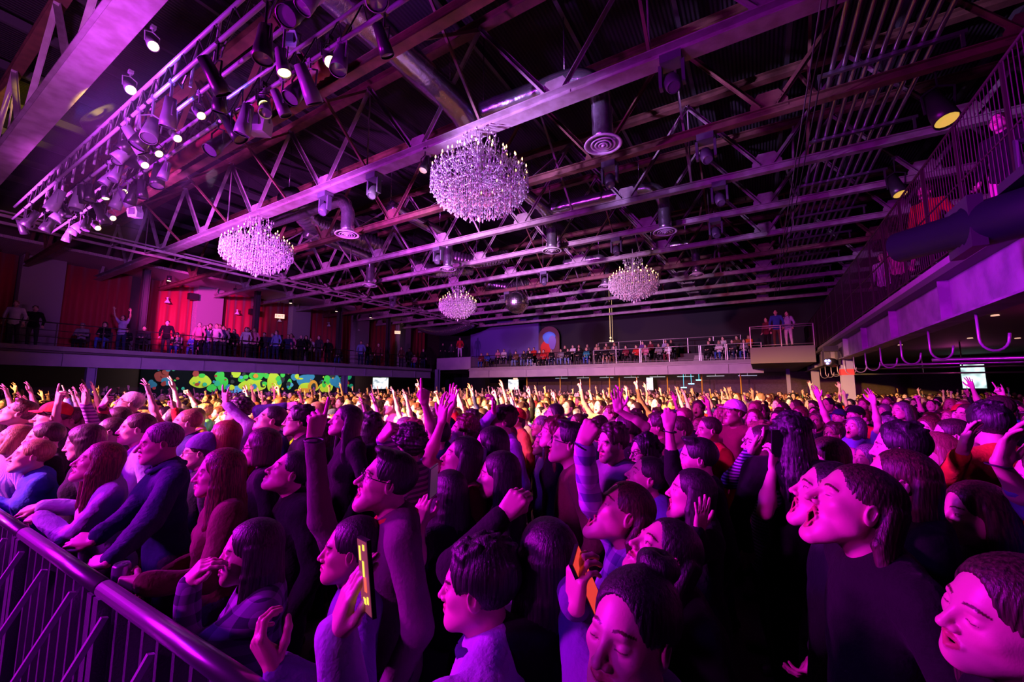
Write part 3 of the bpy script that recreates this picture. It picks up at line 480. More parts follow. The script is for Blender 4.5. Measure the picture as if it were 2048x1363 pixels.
for k, (x, z) in enumerate(((-11.0, 6.4), (-10.85, 6.1), (-11.1, 6.15))): tag(MB().lathe([(.001, -.09), (.08, -.04), (.08, .04), (.001, .09)], (x, 35.4 + .1 * k, z), 12).tube([(x, 35.4 + .1 * k, z + .08), (x, 35.4 + .1 * k, 11.62)], .006, 4).build('globe_pendant', mat('globe_glow', (1, .8, .4), .3, emit=(1, .66, .3), estr=2.2), None, True), 'small warm globe pendant against the black back wall', 'lamp', 'cluster of globe pendants at the back')
# right balcony underside: hooks, moving lights, pipes
HK = mat('hook_steel', (.5, .42, .55), .35, .5)
for k, y in enumerate([7.9, 9.75, 11.4, 13.1, 14.75, 16.4, 18.0, 19.6, 21.2, 22.9, 24.6]):
    pts = [(2.56, y, 2.96), (2.56, y, 2.66)] + [(2.56 + .0, y + .16 - .16 * cos(a), 2.62 - .17 * sin(a)) for a in np.linspace(0, pi, 10)] + [(2.56, y + .33, 2.68)]
    pts = [(2.56 + (p[1] - y) * .95, y + (p[1] - y) * .25, p[2]) for p in pts]; tag(MB().tube(pts, .016, 8).build('cable_hook', HK, None, True), ('largest steel cable hook, nearest under the right balcony beam', 'second nearest steel cable hook under the right balcony beam', 'third nearest steel cable hook under the right balcony beam')[k] if k < 3 else 'steel cable hook further along under the right balcony beam', 'hook', None if k < 3 else 'far cable hooks under the right balcony')
for k, (y, z) in enumerate(((11, 2.5), (15, 2.6), (20, 2.7), (24, 2.6))): tag(MB().tube([(2.9, y, z), (13.8, y, z)], .035, 8).tube([(6, y, z), (6, y, 3.545)], .02, 6).build('ceiling_pipe', PIPE, None, True), 'horizontal pipe hung under the right balcony, %s from the camera' % ('nearest', 'second', 'third', 'farthest')[k], 'pipe')
for k in range(10): tag(MB().lathe([(.001, .03), (.06, .03), (.07, 0), (.001, 0)], (4.5 + 1.3 * (k % 5), 13 + 5.5 * (k // 5) + .8 * (k % 3), 3.525), 12).build('small_downlight', mat('small_lens', (.8, .6, .5), .3, emit=(.9, .5, .35), estr=1.0)), 'tiny recessed downlight under the right balcony', 'lamp', 'tiny downlights under the right balcony')
lamp('under_right', 'POINT', (6.5, 22, 3.0), None, 25, (.9, .08, .5), .2); lamp('under_right_near', 'POINT', (5.5, 12, 3.1), None, 22, (1, .03, .4), .2)
LENS = mat('lens_glow', (1, .9, .5), .2, emit=(1.0, .72, .22), estr=7)
LENSD = mat('lens_glass', (.12, .1, .15), .05, spec=1)
def par_can(label, loc, aim, s=1.0, lit=True, m=BLK2, group='stage lamps on the lighting rig', hang=.45, lens=None):
    t = empty('stage_lamp', loc, 0, label, 'stage light', group); x, y, d = frame_of(aim); Rm = np.stack([x, y, d], 1); T = lambda P: [tuple(Rm @ np.array(p)) for p in P]
    b = MB().lathe([(.001, -.26 * s), (.07 * s, -.25 * s), (.085 * s, -.05 * s), (.10 * s, .05 * s), (.105 * s, .17 * s), (.095 * s, .17 * s)], (0, 0, 0), 16, d); b.build('housing', m, t, True)
    MB().lathe([(.001, .155 * s), (.093 * s, .15 * s)], (0, 0, 0), 16, d).build('lens', (lens or LENS) if lit else LENSD, t)
    sd = x if abs(x[2]) < .9 else y; U = np.array([0, 0, 1.0])
    MB().tube([sd * .11 * s, sd * .125 * s + U * .2 * s, U * .26 * s, -sd * .125 * s + U * .2 * s, -sd * .11 * s], .012 * s, 6).tube([U * .25 * s, U * hang], .016, 6).box(U * hang, (.07, .07, .06)).build('yoke', m, t); return t
def moving_head(label, loc, aim, s=1.0, group='moving head lights hung from the trusses', m=BLK2, lit=False):
    t = empty('moving_light', loc, 0, label, 'stage light', group); x, y, d = frame_of(aim); sd = np.array([1.0, 0, 0]) if abs(d[0]) < .8 else np.array([0, 1.0, 0]); U = np.array([0, 0, 1.0])
    MB().bb((-.16 * s, -.13 * s, .30 * s), (.16 * s, .13 * s, .44 * s)).bb((-.03, -.03, .44 * s), (.03, .03, .40)).build('base', m, t)
    M = MB(); [M.bar(q * .17 * s * sd + U * .32 * s, q * .17 * s * sd - U * .06 * s, .05 * s, .12 * s) for q in (-1, 1)]; M.build('yoke', m, t)
    MB().lathe([(.001, -.18 * s), (.10 * s, -.17 * s), (.125 * s, -.05 * s), (.12 * s, .08 * s), (.10 * s, .18 * s), (.09 * s, .18 * s)], (0, 0, 0), 16, d).build('head', m, t, True)
    MB().lathe([(.001, .17 * s), (.09 * s, .165 * s)], (0, 0, 0), 16, d).build('lens', LENS if lit else LENSD, t); return t
for lab, x, y in (('dark moving head light on the truss above the near air diffuser', -1.03, 7.4), ('moving head light on the brown truss right of the near diffuser', -.76, 10.3), ('moving head light right of the second diffuser row', -.67, 13.0), ('moving head light further back, right of the second diffuser row', -1.0, 15.8), ('moving head light below the near air diffuser', -3.1, 10.3),
                  ('moving head light right of the left chandelier', -11.2, 7.5), ('small moving head light left of the largest chandelier', -9.0, 7.5), ('moving head light above the mirror ball', -9.2, 18.7), ('moving head light near the left balcony rails', -20.3, 18.8), ('moving head light above the far right chandelier', -4.6, 15.9), ('moving head light over the middle of the hall', -11.5, 13.1), ('moving head light left of the mirror ball', -13.2, 21.6)):
    moving_head(lab, (x, y, 7.45), (.2, -.6, -1), 1.15, m=mat('fixture_grey', (.10, .09, .13), .4))
par_can('warm can lamp on the truss left of the largest chandelier', (-7.0, 7.4, 7.6), (0, -.4, -1), 1.1, True, group=None, lens=mat('dim_lens', (.8, .6, .4), .3, emit=(1, .6, .35), estr=.6)); par_can('black can lamp with a yellow lens hung above the right balcony railing', (3.25, 10.4, 7.2), (.15, -.35, -1), 1.9, True, group=None, hang=.8, lens=mat('yellow_lens', (.8, .6, .1), .3, emit=(1, .6, .1), estr=.7)); par_can('second black can lamp further along above the right balcony railing', (3.4, 14.0, 7.2), (.15, -.35, -1), 1.6, True, group=None, hang=.8, lens=mat('yellow_lens', (1, 1, 1)))
# near spotlight body under the right balcony
t = empty('followspot', (1.95, 4.9, 3.38), 0, 'big dark tubular spotlight hanging in front of the right balcony', 'stage light'); ax = np.array([.62, -.78, -.04]); ax /= np.linalg.norm(ax)
MB().lathe([(.12, -1.0), (.155, -.98), (.155, -.45), (.17, -.44), (.17, -.38), (.20, -.36), (.20, 1.3), (.001, 1.3)], (0, 0, 0), 28, ax).build('barrel', mat('spot_body', (.004, .004, .010), .5, spec=.15), t, True); MB().lathe([(.001, -.93), (.13, -.95)], (0, 0, 0), 24, ax).build('lens', LENSD, t)
MB().box((ax * -.41) + [0, 0, .0], (.10, .5, .46)).box(ax * .2 + [0, 0, .24], (.5, .4, .08)).tube([(0, 0, .2), (0, 0, .6), (.5, .0, .62)], .03, 8).build('bracket', BLK2, t)
t = empty('clamped_spotlight', (2.75, 5.0, 2.68), 0, 'black round spotlight clamped on pipes under the right balcony', 'stage light'); MB().lathe([(.001, -.35), (.14, -.33), (.16, 0), (.17, .1), (.15, .1)], (0, 0, 0), 24, (-.75, -.6, -.25)).build('housing', BLK2, t, True); MB().lathe([(.001, .04), (.145, .05)], (0, 0, 0), 20, (-.75, -.6, -.25)).build('lens', LENSD, t); MB().lathe([(.115, .10), (.12, .115), (.125, .10)], (0, 0, 0), 24, (-.75, -.6, -.25)).build('lens_ring', HK, t, True)
MB().tube([(-.35, -.2, .22), (1.6, .9, .22)], .022, 8).build('upper_pipe', HK, t, True); MB().tube([(.3, .1, -.22), (1.4, .9, -.2)], .02, 8).build('lower_pipe', HK, t, True); MB().tube([(.0, 0, .15), (0, 0, .28), (0, 0, .3)], .04, 8).build('clamp', BLK2, t)
t = moving_head('dark lamp with three blue-white LEDs at the end of the right balcony', (2.2, 18.0, 2.85), (-.6, -.9, .1), 1.3, None); 
for k, (a, b) in enumerate(((-.05, .04), (.05, .04), (0, -.05))):
    x_, y_, d_ = frame_of((-.6, -.9, .1)); p = x_ * a + y_ * b + d_ * .245; MB().lathe([(.001, .01), (.036, 0)], p, 10, d_).build('led', mat('blue_led', (.2, .3, 1), .3, emit=(.25, .35, 1), estr=14), t)
# ---------------------------------------------------------------- stage lighting rig (left, overhead)
RG = mat('rig_tube', (.6, .55, .68), .35, .3)
t = empty('lighting_rig', (-10, 2.7, 6.9), 0, 'long steel lighting rig crossing the upper left, hung with stage lamps', 'lighting truss')
for q, (y, z) in enumerate(((-.35, -.25), (-.1, -.4), (.4, -.4), (.5, .1), (-.35, .1))): MB().tube([(-7.6, y, z), (7.5, y, z)], .03, 8).build('rail_tube', RG, t, True)
for k in range(28):
    x = -6.2 + .5 * k; MB().tube([(x, -.35, .1), (x + .25, -.35, -.25), (x + .5, -.35, .1)], .012, 5).build('lattice', BLK2, t); MB().tube([(x, .5, .1), (x + .25, .4, -.4), (x + .5, .5, .1)], .012, 5).build('lattice', BLK2, t)
for x in (-5.5, -1.5, 2.5, 6.5): MB().tube([(x, .1, .1), (x, .1, 1.12)], .02, 6).build('hanger', BLK2, t)
LG = mat('lamp_grey', (.22, .2, .27), .4)
NEARL = [(150, 447), (192, 453), (222, 433), (210, 388), (245, 380), (285, 326), (313, 303), (350, 272), (397, 226), (525, 205), (303, 87), (565, 128), (657, 117), (258, 175)]
def ray(px, py):
    p, y = rad(PITCH), rad(YAW); f = np.array([-sin(y) * cos(p), cos(y) * cos(p), sin(p)]); r = np.array([cos(y), sin(y), 0]); u = np.cross(r, f); return f + r * (px - 1024) / FL - u * (py - 681.5) / FL
def at_z(px, py, z): d = ray(px, py); return CAMP + d * (z - CAMP[2]) / d[2]
def at_depth(px, py, dep): return CAMP + ray(px, py) * dep
def at_y(px, py, yy): d = ray(px, py); return CAMP + d * yy / d[1]
wh = ['at the far left end of the lighting rig', 'second from the far end of the lighting rig', 'third from the far end of the lighting rig', 'above the far end of the rig', 'fifth along the rig beside the white lamp', 'in the middle cluster of the rig', 'just right of the middle cluster of the rig', 'with a bright round lens in the middle of the rig', 'high in the middle of the rig', 'brightest white lens at the near part of the rig', 'alone at the top left of the rig', 'pointing down under the near tubes of the rig', 'last one to the right on the rig', 'with the wide yellow beam left of the rig']
for k, (px, py) in enumerate(NEARL):
    cs = [(abs(at_y(px, py, y_)[2] - 6.12), y_) for y_ in (2.35, 2.6, 3.1)]; p = at_y(px, py, min(cs)[1]); ca = CAMP - p; aim = ca / np.linalg.norm(ca) + np.array([.1, .45 if k < 9 else .25, -.35]) if k not in (11, 3) else np.array([.25, .1, -1])
    par_can('lit yellow stage lamp %s' % wh[k], tuple(p), aim, .62 + .2 * (k > 8), True, LG if k % 3 else BLK2, 'stage lamps on the lighting rig', float(max(.3, (6.65 if min(cs)[1] == 2.35 else 6.5) - p[2])))
for k in range(44):
    x = -16.2 + .30 * k + RND.uniform(-.1, .1); y = RND.choice((2.35, 2.6, 3.1)); zz = 6.12 + RND.uniform(-.1, .1); par_can('unlit dark stage lamp crowded on the lighting rig', (x, y, zz), (RND.uniform(-.5, .5), RND.uniform(-.8, .8), -1), RND.uniform(.8, 1.25), False, LG if k % 2 else BLK2, 'unlit lamps on the lighting rig', (6.65 if y == 2.35 else 6.5) - zz)
for k in range(13):
    x = -15.8 + .75 * k; tag(MB().tube([(x, 2.6, 6.75), (x + .04, 2.62, 7.55)], .022, 6).build('rig_bar', RG), 'short upright bar standing on the lighting rig', 'bar', 'upright bars on the lighting rig')
for k, (px, py, dd, s, lab) in enumerate(((270, 425, 13.2, .42, 'pale grey box lamp at the far end of the lighting rig'), (515, 245, 8.8, .62, 'large pale bracketed lamp housing near the middle of the rig'), (585, 85, 7.6, .34, 'pale angular lamp housing on the near rig tubes'))):
    p = at_depth(px, py, dd); t = empty('box_lamp', tuple(p), rad(35), lab, 'stage light'); MB().prism([(-.3 * s, -.42 * s), (.3 * s, -.42 * s), (.38 * s, .0), (.26 * s, .42 * s), (-.26 * s, .42 * s), (-.38 * s, 0)], (0, -.3 * s, 0), (0, .3 * s, .1 * s)).build('housing', mat('lamp_pale', (.5, .45, .55), .4), t)
    MB().box((0, -.32 * s, 0), (.4 * s, .03, .5 * s)).build('lens', LENSD, t); MB().tube([(-.4 * s, 0, 0), (-.42 * s, 0, .5 * s), (0, 0, .62 * s), (.42 * s, 0, .5 * s), (.4 * s, 0, 0)], .02, 6).tube([(0, 0, .62 * s), (0, 0, max(.7, (10.95 if p[1] > 3.4 or p[2] > 6.9 else 6.52) - p[2]))], .02, 6).build('yoke', LG, t)
p = at_y(*NEARL[13], 2.35); q = at_y(40, 262, 2.9); lamp('beam_yellow', 'SPOT', tuple(p + (q - p) * .035), tuple(q), 5000, (1.0, .66, .05), .05, 16, .5)
hz = MB().bb((-13, 1.5, 5.4), (-7.0, 3.6, 7.4)).build('haze', None); hm = bpy.data.materials.new('thin_haze'); hm.use_nodes = True; nt = hm.node_tree; nt.nodes.remove(nt.nodes['Principled BSDF']); v = nt.nodes.new('ShaderNodeVolumeScatter'); v.inputs['Density'].default_value = .03; v.inputs['Anisotropy'].default_value = .3
nt.links.new(v.outputs[0], nt.nodes['Material Output'].inputs['Volume']); hz.data.materials.append(hm); tag(hz, 'thin stage haze around the lighting rig, showing the yellow beam', 'haze', kind='stuff')
RED = mat('hose_lit_red', (.35, .05, .05), .6)  # red light on the truss beam is put into the hose colour
Q_, R__ = ribbed([(-13.9, 4.2, 7.75), (-6.5, 4.2, 7.8)], .13, .16, .02); tag(MB().tube(Q_, R__, 12).build('ribbed_hose', RED, None, True), 'ribbed hose coloured as if lit red, along the truss behind the lighting rig', 'hose')
for k, (px, py, r) in enumerate(((215, 245, .45), (275, 300, .4))): tag(MB().lathe([(r * .9, -.2), (r, -.1), (r, .1), (r * .9, .2), (r * .35, .22), (r * .35, -.22), (r * .9, -.2)], at_depth(px, py, 9.0), 20, (.3, -.8, .4)).build('stage_fan', BLK2, None, True), ['upper', 'lower'][k] + ' big dark drum fan left of the lighting rig', 'fan')
for k in range(9):
    x = -15 + 1.2 * k; tag(MB().tube([(x + .9 * q / 7, 2.45 + .05 * sin(q), 6.95 - .38 * sin(pi * q / 7)) for q in range(8)], .014, 5).build('slack_cable', BLK2), 'slack black cable looped under the lighting rig', 'cable', 'slack cables under the lighting rig')
# crowd barrier in front of the audience
BAR = mat('barrier_metal', (.30, .28, .36), .28, .85); BARD = mat('barrier_panel', (.07, .06, .10), .45, .5, bump=(140, .004))
tops = [-1.06 - 1.22 * k for k in range(9)]
for k, x1 in enumerate(tops):
    x0 = x1 - 1.20; t = empty('crowd_barrier', ((x0 + x1) / 2, .66, 0), 0, ('nearest metal crowd barrier section, with the shiny top tube' if k == 0 else 'metal crowd barrier section %s' % ('under the can held by the woman in the brown coat', 'under the folded hands of the grey-haired man', 'in front of the man in the navy jacket', 'under the clasped hands of the woman in the denim jacket', 'beyond the woman in the denim jacket', 'sixth along from the camera', 'seventh along from the camera', 'farthest left from the camera')[k - 1]), 'barrier'); h = .6
    MB().tube([(-h, 0, 1.17), (h, 0, 1.17)], .030, 16).build('top_tube', BAR, t, True)
    V = []; n = 61
    for z in (.08, 1.13):
        for i in range(n): V.append((-h + 1.2 * i / (n - 1), .02 + .022 * (1 if (i // 3) % 2 else -1) * (1 if i % 3 else .5), z))
    nv = len(V); V += [(v[0], v[1] + .006, v[2]) for v in V]; Q = [[i, i + 1, n + i + 1, n + i] for i in range(n - 1)]; Q += [[a + nv for a in q][::-1] for q in Q]; link('corrugated_panel', mk_mesh('panel', V, Q, None, False), BARD, t)
    MB().bb((-h, -.03, 0), (-h + .05, .03, 1.15)).build('upright', BARD, t); MB().bb((h - .05, -.03, 0), (h, .03, 1.15)).build('upright', BARD, t); MB().bb((-h, -.5, 0), (h, .3, .03)).build('base_plate', BARD, t)
    for q in range(3): x = -.5 + .42 * q; MB().bar((x, -.02, 1.10), (x - .26, -.44, .03), .012, .022).build('brace', mat('brace_metal', (.55, .5, .6), .35, .6), t)
tag(MB().tube([(-1.3, .775, 1.175), (-.55, .775, 1.175)], .007, 8).build('yellow_cable', YEL), 'thin yellow cable along the barrier top tube at the bottom edge', 'cable')
# ---------------------------------------------------------------- people
def rotm(pitch=0, yaw=0, roll=0):
    """head rotation in degrees: pitch up, yaw to the person's left, roll to the person's right; x right, y forward, z up"""
    p, y, r = rad(pitch), rad(yaw), rad(roll)
    Rx = np.array([[1, 0, 0], [0, cos(p), -sin(p)], [0, sin(p), cos(p)]]); Rz = np.array([[cos(y), -sin(y), 0], [sin(y), cos(y), 0], [0, 0, 1]])
    Ry = np.array([[cos(r), 0, sin(r)], [0, 1, 0], [-sin(r), 0, cos(r)]]); return Rz @ Rx @ Ry
SKIN_EYE = (0.10, 0.06, 0.05)
def head_sdf(c, R, nb, h, o):
    """head and neck; c head centre, nb neck base, o options: open, smile, w, fem, nose, lids, beard"""
    c = np.array(c, float); P = lambda *p: c + R @ np.array(p, float)
    nb = np.array(nb, float); op = o.get('open', 0); sm = o.get('smile', 0); w = o.get('w', .95 - .02 * o.get('fem', 0)); fem = o.get('fem', 0); ns = o.get('nose', .88)
    lo = np.minimum(c - .165, nb - .09); hi = np.maximum(c + .165, nb + .09); S = SDF(lo, hi, h)
    j = -.026 * op
    def both(f):
        for sx in (-1, 1): f(sx)
    S.ell(P(0, -.014, .036), (.0765 * w, .097, .088), R)
    S.ell(P(0, .030, -.022), (.062 * w, .060, .083), R, .03)
    both(lambda s: S.rc(P(s * .050 * w, .0, -.052 + j * .3), P(s * .018, .066, -.098 + j), .020, .019 - .003 * fem, .032))
    S.ell(P(0, .072, -.101 + j), (.021 - .003 * fem, .016, .016), R, .02)
    S.ell(P(0, .045, -.075 + j * .6), (.045 * w, .035, .035), R, .03)
    both(lambda s: S.ell(P(s * .043 * w, .056, -.022 + .004 * sm), (.022, .020 + .003 * sm, .020), R, .022))
    both(lambda s: S.ell(P(s * .052 * w, .014, -.034), (.019, .034, .040), R, .022))
    S.rc(P(-.032, .078, .020), P(.032, .078, .020), .0105 - .003 * fem, .0105 - .003 * fem, .018)
    both(lambda s: S.ell(P(s * .033, .098, -.001), (.020, .0165, .0125), R, .012, 's'))
    both(lambda s: S.ell(P(s * .0325, .0735, -.001), (.0145, .0135, .0128), R, .003))
    both(lambda s: S.rc(P(s * .020, .083, .006), P(s * .044, .074, .004), .0028, .0022, .004))
    S.rc(P(0, .083, .014), P(0, .083 + .026 * ns, -.030), .0075, .0095, .012)
    S.ell(P(0, .083 + .028 * ns, -.036), (.0105, .0105, .0095), R, .006)
    both(lambda s: S.ell(P(s * .0125, .094, -.038), (.0085, .0105, .0082), R, .006))
    both(lambda s: S.ell(P(s * .0065, .101, -.0465), (.0042, .007, .0045), R, .003, 's'))
    ml = -.058 + .004 * sm; mu = .094 - .006 * op
    if op > .15:
        S.ell(P(0, .082, -.066 + j * .45), (.0225 + .005 * sm - .001 * op, .032, .006 + .020 * op), R, .006, 's')
        both(lambda s: S.rc(P(0, mu, ml), P(s * (.0235 + .005 * sm), .082, -.064 + j * .35), .0058, .004, .005))
        both(lambda s: S.rc(P(0, mu - .004, -.078 + j * .95), P(s * (.0235 + .005 * sm), .082, -.066 + j * .4), .0070, .004, .005))
        both(lambda s: S.rc(P(0, .083, ml - .005), P(s * .013, .077, ml - .005), .0038, .0034, .001))
        S.ell(P(0, .062, -.084 + j * .8), (.015, .022, .010), R, .004)
    else:
        wm = .022 + .006 * sm; zc = -.0655 + .008 * sm
        both(lambda s: S.rc(P(0, mu, ml - .003), P(s * wm, .082 - .003 * sm, zc), .0052, .0032, .006))
        both(lambda s: S.rc(P(0, mu - .002, -.074), P(s * wm, .082 - .003 * sm, zc), .0068, .0032, .006))
        both(lambda s: S.rc(P(0, .104, -.0665), P(s * wm, .090 - .003 * sm, zc), .0016, .0012, .002, 's'))
    both(lambda s: S.ell(P(s * .0785 * w, -.010, -.004), (.0085, .020, .031), R @ rotm(-12, s * -18), .006))
    both(lambda s: S.ell(P(s * .086 * w, -.006, .001), (.0065, .011, .017), R @ rotm(-12, s * -18), .004, 's'))
    both(lambda s: S.rc(P(s * .084 * w, -.017, .010), P(s * .083 * w, -.014, -.016), .0026, .0022, .003))
    r = .050 - .007 * fem
    S.rc(P(0, -.028, -.045), nb, r, r + .010, .028)
    S.rc(P(0, .012, -.075), nb + R @ np.array([0, .012, 0]) * .6, r * .62, r * .7, .03)
    V, Q = S.mesh()
    return V, Q
def head_tint(V, c, R, o):
    q = (V - np.asarray(c)) @ R; x, y, z = np.abs(q[:, 0]), q[:, 1], q[:, 2]; n = len(V); C = np.ones((n, 4), np.float32)
    op = o.get('open', 0); sm = o.get('smile', 0); j = -.026 * op
    def mixc(mask, col): C[mask, :3] = col
    if o.get('beard'):
        sg = lambda v, s: np.clip(v / s + .5, 0, 1); wt = sg(-.034 - (y - .05) * .30 + .006 * np.sin(x * 300) - z, .022) * sg(y - .0, .020) * sg(z + .125, .02)
        wt *= 1 - sg(.016 - x, .010) * sg(z + .0555, .006) * sg(y - .08, .01) * .6; a = o['beard'] * wt; C[:, :3] = 1 - (a * (.9 + .2 * NR.random(n)))[:, None] * np.array([.78, .83, .86])
    zc = -.064 + j * .45
    if op > .15:
        cz = -.066 + j * .45; ee = (x / (.0225 + .004 * sm)) ** 2 + ((z - cz) / (.0115 + .0175 * op)) ** 2; mixc((ee < 1.15) & (y > .072), (.78, .38, .40))
        inn = (ee < .92) & (y < .0850) & (y > .03); mixc(inn, (.10, .015, .02))
        mixc(inn & (y > .072) & (z > cz + .001 + .009 * op) & (x < .017), (1.1, 1.05, 1.0))
    elif 1: mixc((y > .076) & ((x / (.0245 + .005 * sm)) ** 2 + ((z - zc - .004) / .0098) ** 2 < 1), (.78, .42, .44))
    if op > .15: pass
    else: mixc((x < .023 + .005 * sm) & (y > .078) & (np.abs(z - (-.0662 + .008 * sm * (x / .026) ** 2)) < .0016), (.25, .08, .09))
    mixc(((x - .0065) ** 2 + ((y - .101) * .7) ** 2 < .0042 ** 2) & (z < -.0405) & (z > -.050), (.30, .12, .12))
    bz = .026 - 4.0 * (x - .030) ** 2 * 4 + .003 * o.get('fem', 0)
    mixc((x > .013) & (x < .050) & (y > .05) & (np.abs(z - bz) < (.0040 - .0012 * o.get('fem', 0)) - .04 * np.maximum(0, x - .030)), o.get('brow', (.12, .07, .06)))
    ex, ez = x - .0325, z + .001 - .10 * (x - .0325); L = o.get('lids', 1)
    hh = (.0046 if L > .5 else .0014) * np.sqrt(np.maximum(0, 1 - (ex / .0145) ** 2)); e = (np.abs(ex) < .0145) & (y > .06) & (np.abs(ez + (.003 if L < .5 else 0)) < hh)
    mixc(e, (1.0, .95, .92) if L > .5 else (.08, .04, .05)); 
    if L > .5:
        mixc(e & (ex ** 2 + ez ** 2 < .0048 ** 2), (.07, .04, .03)); mixc((np.abs(ex) < .015) & (y > .06) & (ez > hh - .0004) & (ez < hh + .0016), (.12, .06, .06))
    return C
GEST = {'open': ([(4, 6, 4)] * 4, 9, 'out'), 'wave': ([(12, 16, 10), (6, 12, 8), (10, 16, 10), (18, 22, 14)], 8, 'out'), 'relax': ([(28, 32, 18), (34, 36, 20), (38, 40, 22), (42, 42, 24)], 3, 'semi'),
        'fist': ([(78, 98, 55)] * 4, 0, 'in'), 'point': ([(2, 4, 3), (70, 96, 60), (76, 98, 60), (80, 98, 60)], 2, 'in'), 'horns': ([(4, 6, 4), (76, 96, 60), (78, 98, 60), (10, 10, 6)], 5, 'in'),
        'grip': ([(38, 48, 30), (40, 50, 30), (42, 50, 32), (46, 50, 34)], 2, 'grip'), 'can': ([(48, 46, 34), (48, 48, 34), (48, 48, 34), (50, 50, 34)], 0, 'grip'), 'flat': ([(10, 14, 8)] * 4, 1, 'semi')}
def hand_prims(S, W, yd, zd, sx, g, sc=1.0):
    """W wrist, yd finger direction, zd back-of-hand normal, sx: +1 the thumb is on the x side"""
    yd = np.array(yd, float); yd /= np.linalg.norm(yd); zd = np.array(zd, float); zd -= yd * (zd @ yd); zd /= np.linalg.norm(zd) + 1e-9; xd = np.cross(yd, zd) * sx
    P = lambda x, y, z: W + (xd * x + yd * y + zd * z) * sc
    fing, spread, th = GEST[g]; kx = (.030, .0105, -.0095, -.0275); ky = (.088, .092, .087, .078)
    ph = ((.043, .027, .021), (.047, .031, .022), (.043, .029, .021), (.034, .021, .019)); fr = (.0094, .0096, .0090, .0080)
    for i in range(4):
        S.rc(P(kx[i] * .62, .002, 0), P(kx[i], ky[i], 0), .0165 * sc, .0122 * sc, .010)
    S.ell(P(.004, .050, -.004), np.array((.036, .042, .0145)) * sc, np.stack([xd, yd, zd], 1), .010)
    S.ell(P(.024, .032, -.012), np.array((.015, .028, .014)) * sc, np.stack([xd, yd, zd], 1), .010)
    for i in range(4):
        a = 0; p = P(kx[i], ky[i], 0); sp = rad((1.5 - i) * spread); r = fr[i] * sc; sd = xd * sin(sp)
        for k in range(3):
            a += rad(fing[i][k]); d = (yd * cos(sp) * cos(a) + sd * cos(a) - zd * sin(a)); q = p + d * ph[i][k] * sc
            S.rc(p, q, r, r * .92, .004 if k else .006); r *= .92; p = q
    T = {'out': ((.026, .020, -.008), (.062, .048, -.012), (.080, .078, -.014), (.088, .104, -.014)), 'semi': ((.024, .020, -.010), (.046, .054, -.020), (.050, .086, -.026), (.046, .112, -.030)),
         'in': ((.022, .022, -.012), (.040, .056, -.030), (.022, .078, -.046), (-.004, .082, -.048)), 'grip': ((.024, .020, -.012), (.050, .044, -.034), (.052, .068, -.058), (.042, .088, -.074))}[th]
    rr = (.0150, .0118, .0105, .0088)
    for k in range(3): S.rc(P(*T[k]), P(*T[k + 1]), rr[k] * sc, rr[k + 1] * sc, .007)
def ik(Sh, W, pole, l1=.29, l2=.26):
    Sh = np.array(Sh, float); W = np.array(W, float); d = W - Sh; L = np.linalg.norm(d)
    if L > (l1 + l2) * .985: f = L / ((l1 + l2) * .985); l1 *= f; l2 *= f
    a = (l1 * l1 - l2 * l2 + L * L) / (2 * L); h = math.sqrt(max(1e-6, l1 * l1 - a * a)); u = d / L; p = np.array(pole, float); p -= u * (p @ u); p /= np.linalg.norm(p) + 1e-9
    return Sh + u * a + p * h
def fold(V, amp, f=1.0):
    x, y, z = (V * f).T; a = np.sin(23 * z + 9 * x + 3 * np.sin(11 * y + 5 * x)); b = np.sin(31 * x - 17 * z + 4 * np.sin(13 * z)); c = np.sin(41 * y + 19 * z + 2 * np.sin(17 * x))
    return V + amp * np.stack([.6 * b + .4 * c, .6 * a + .4 * b, .35 * c + .25 * a], 1)
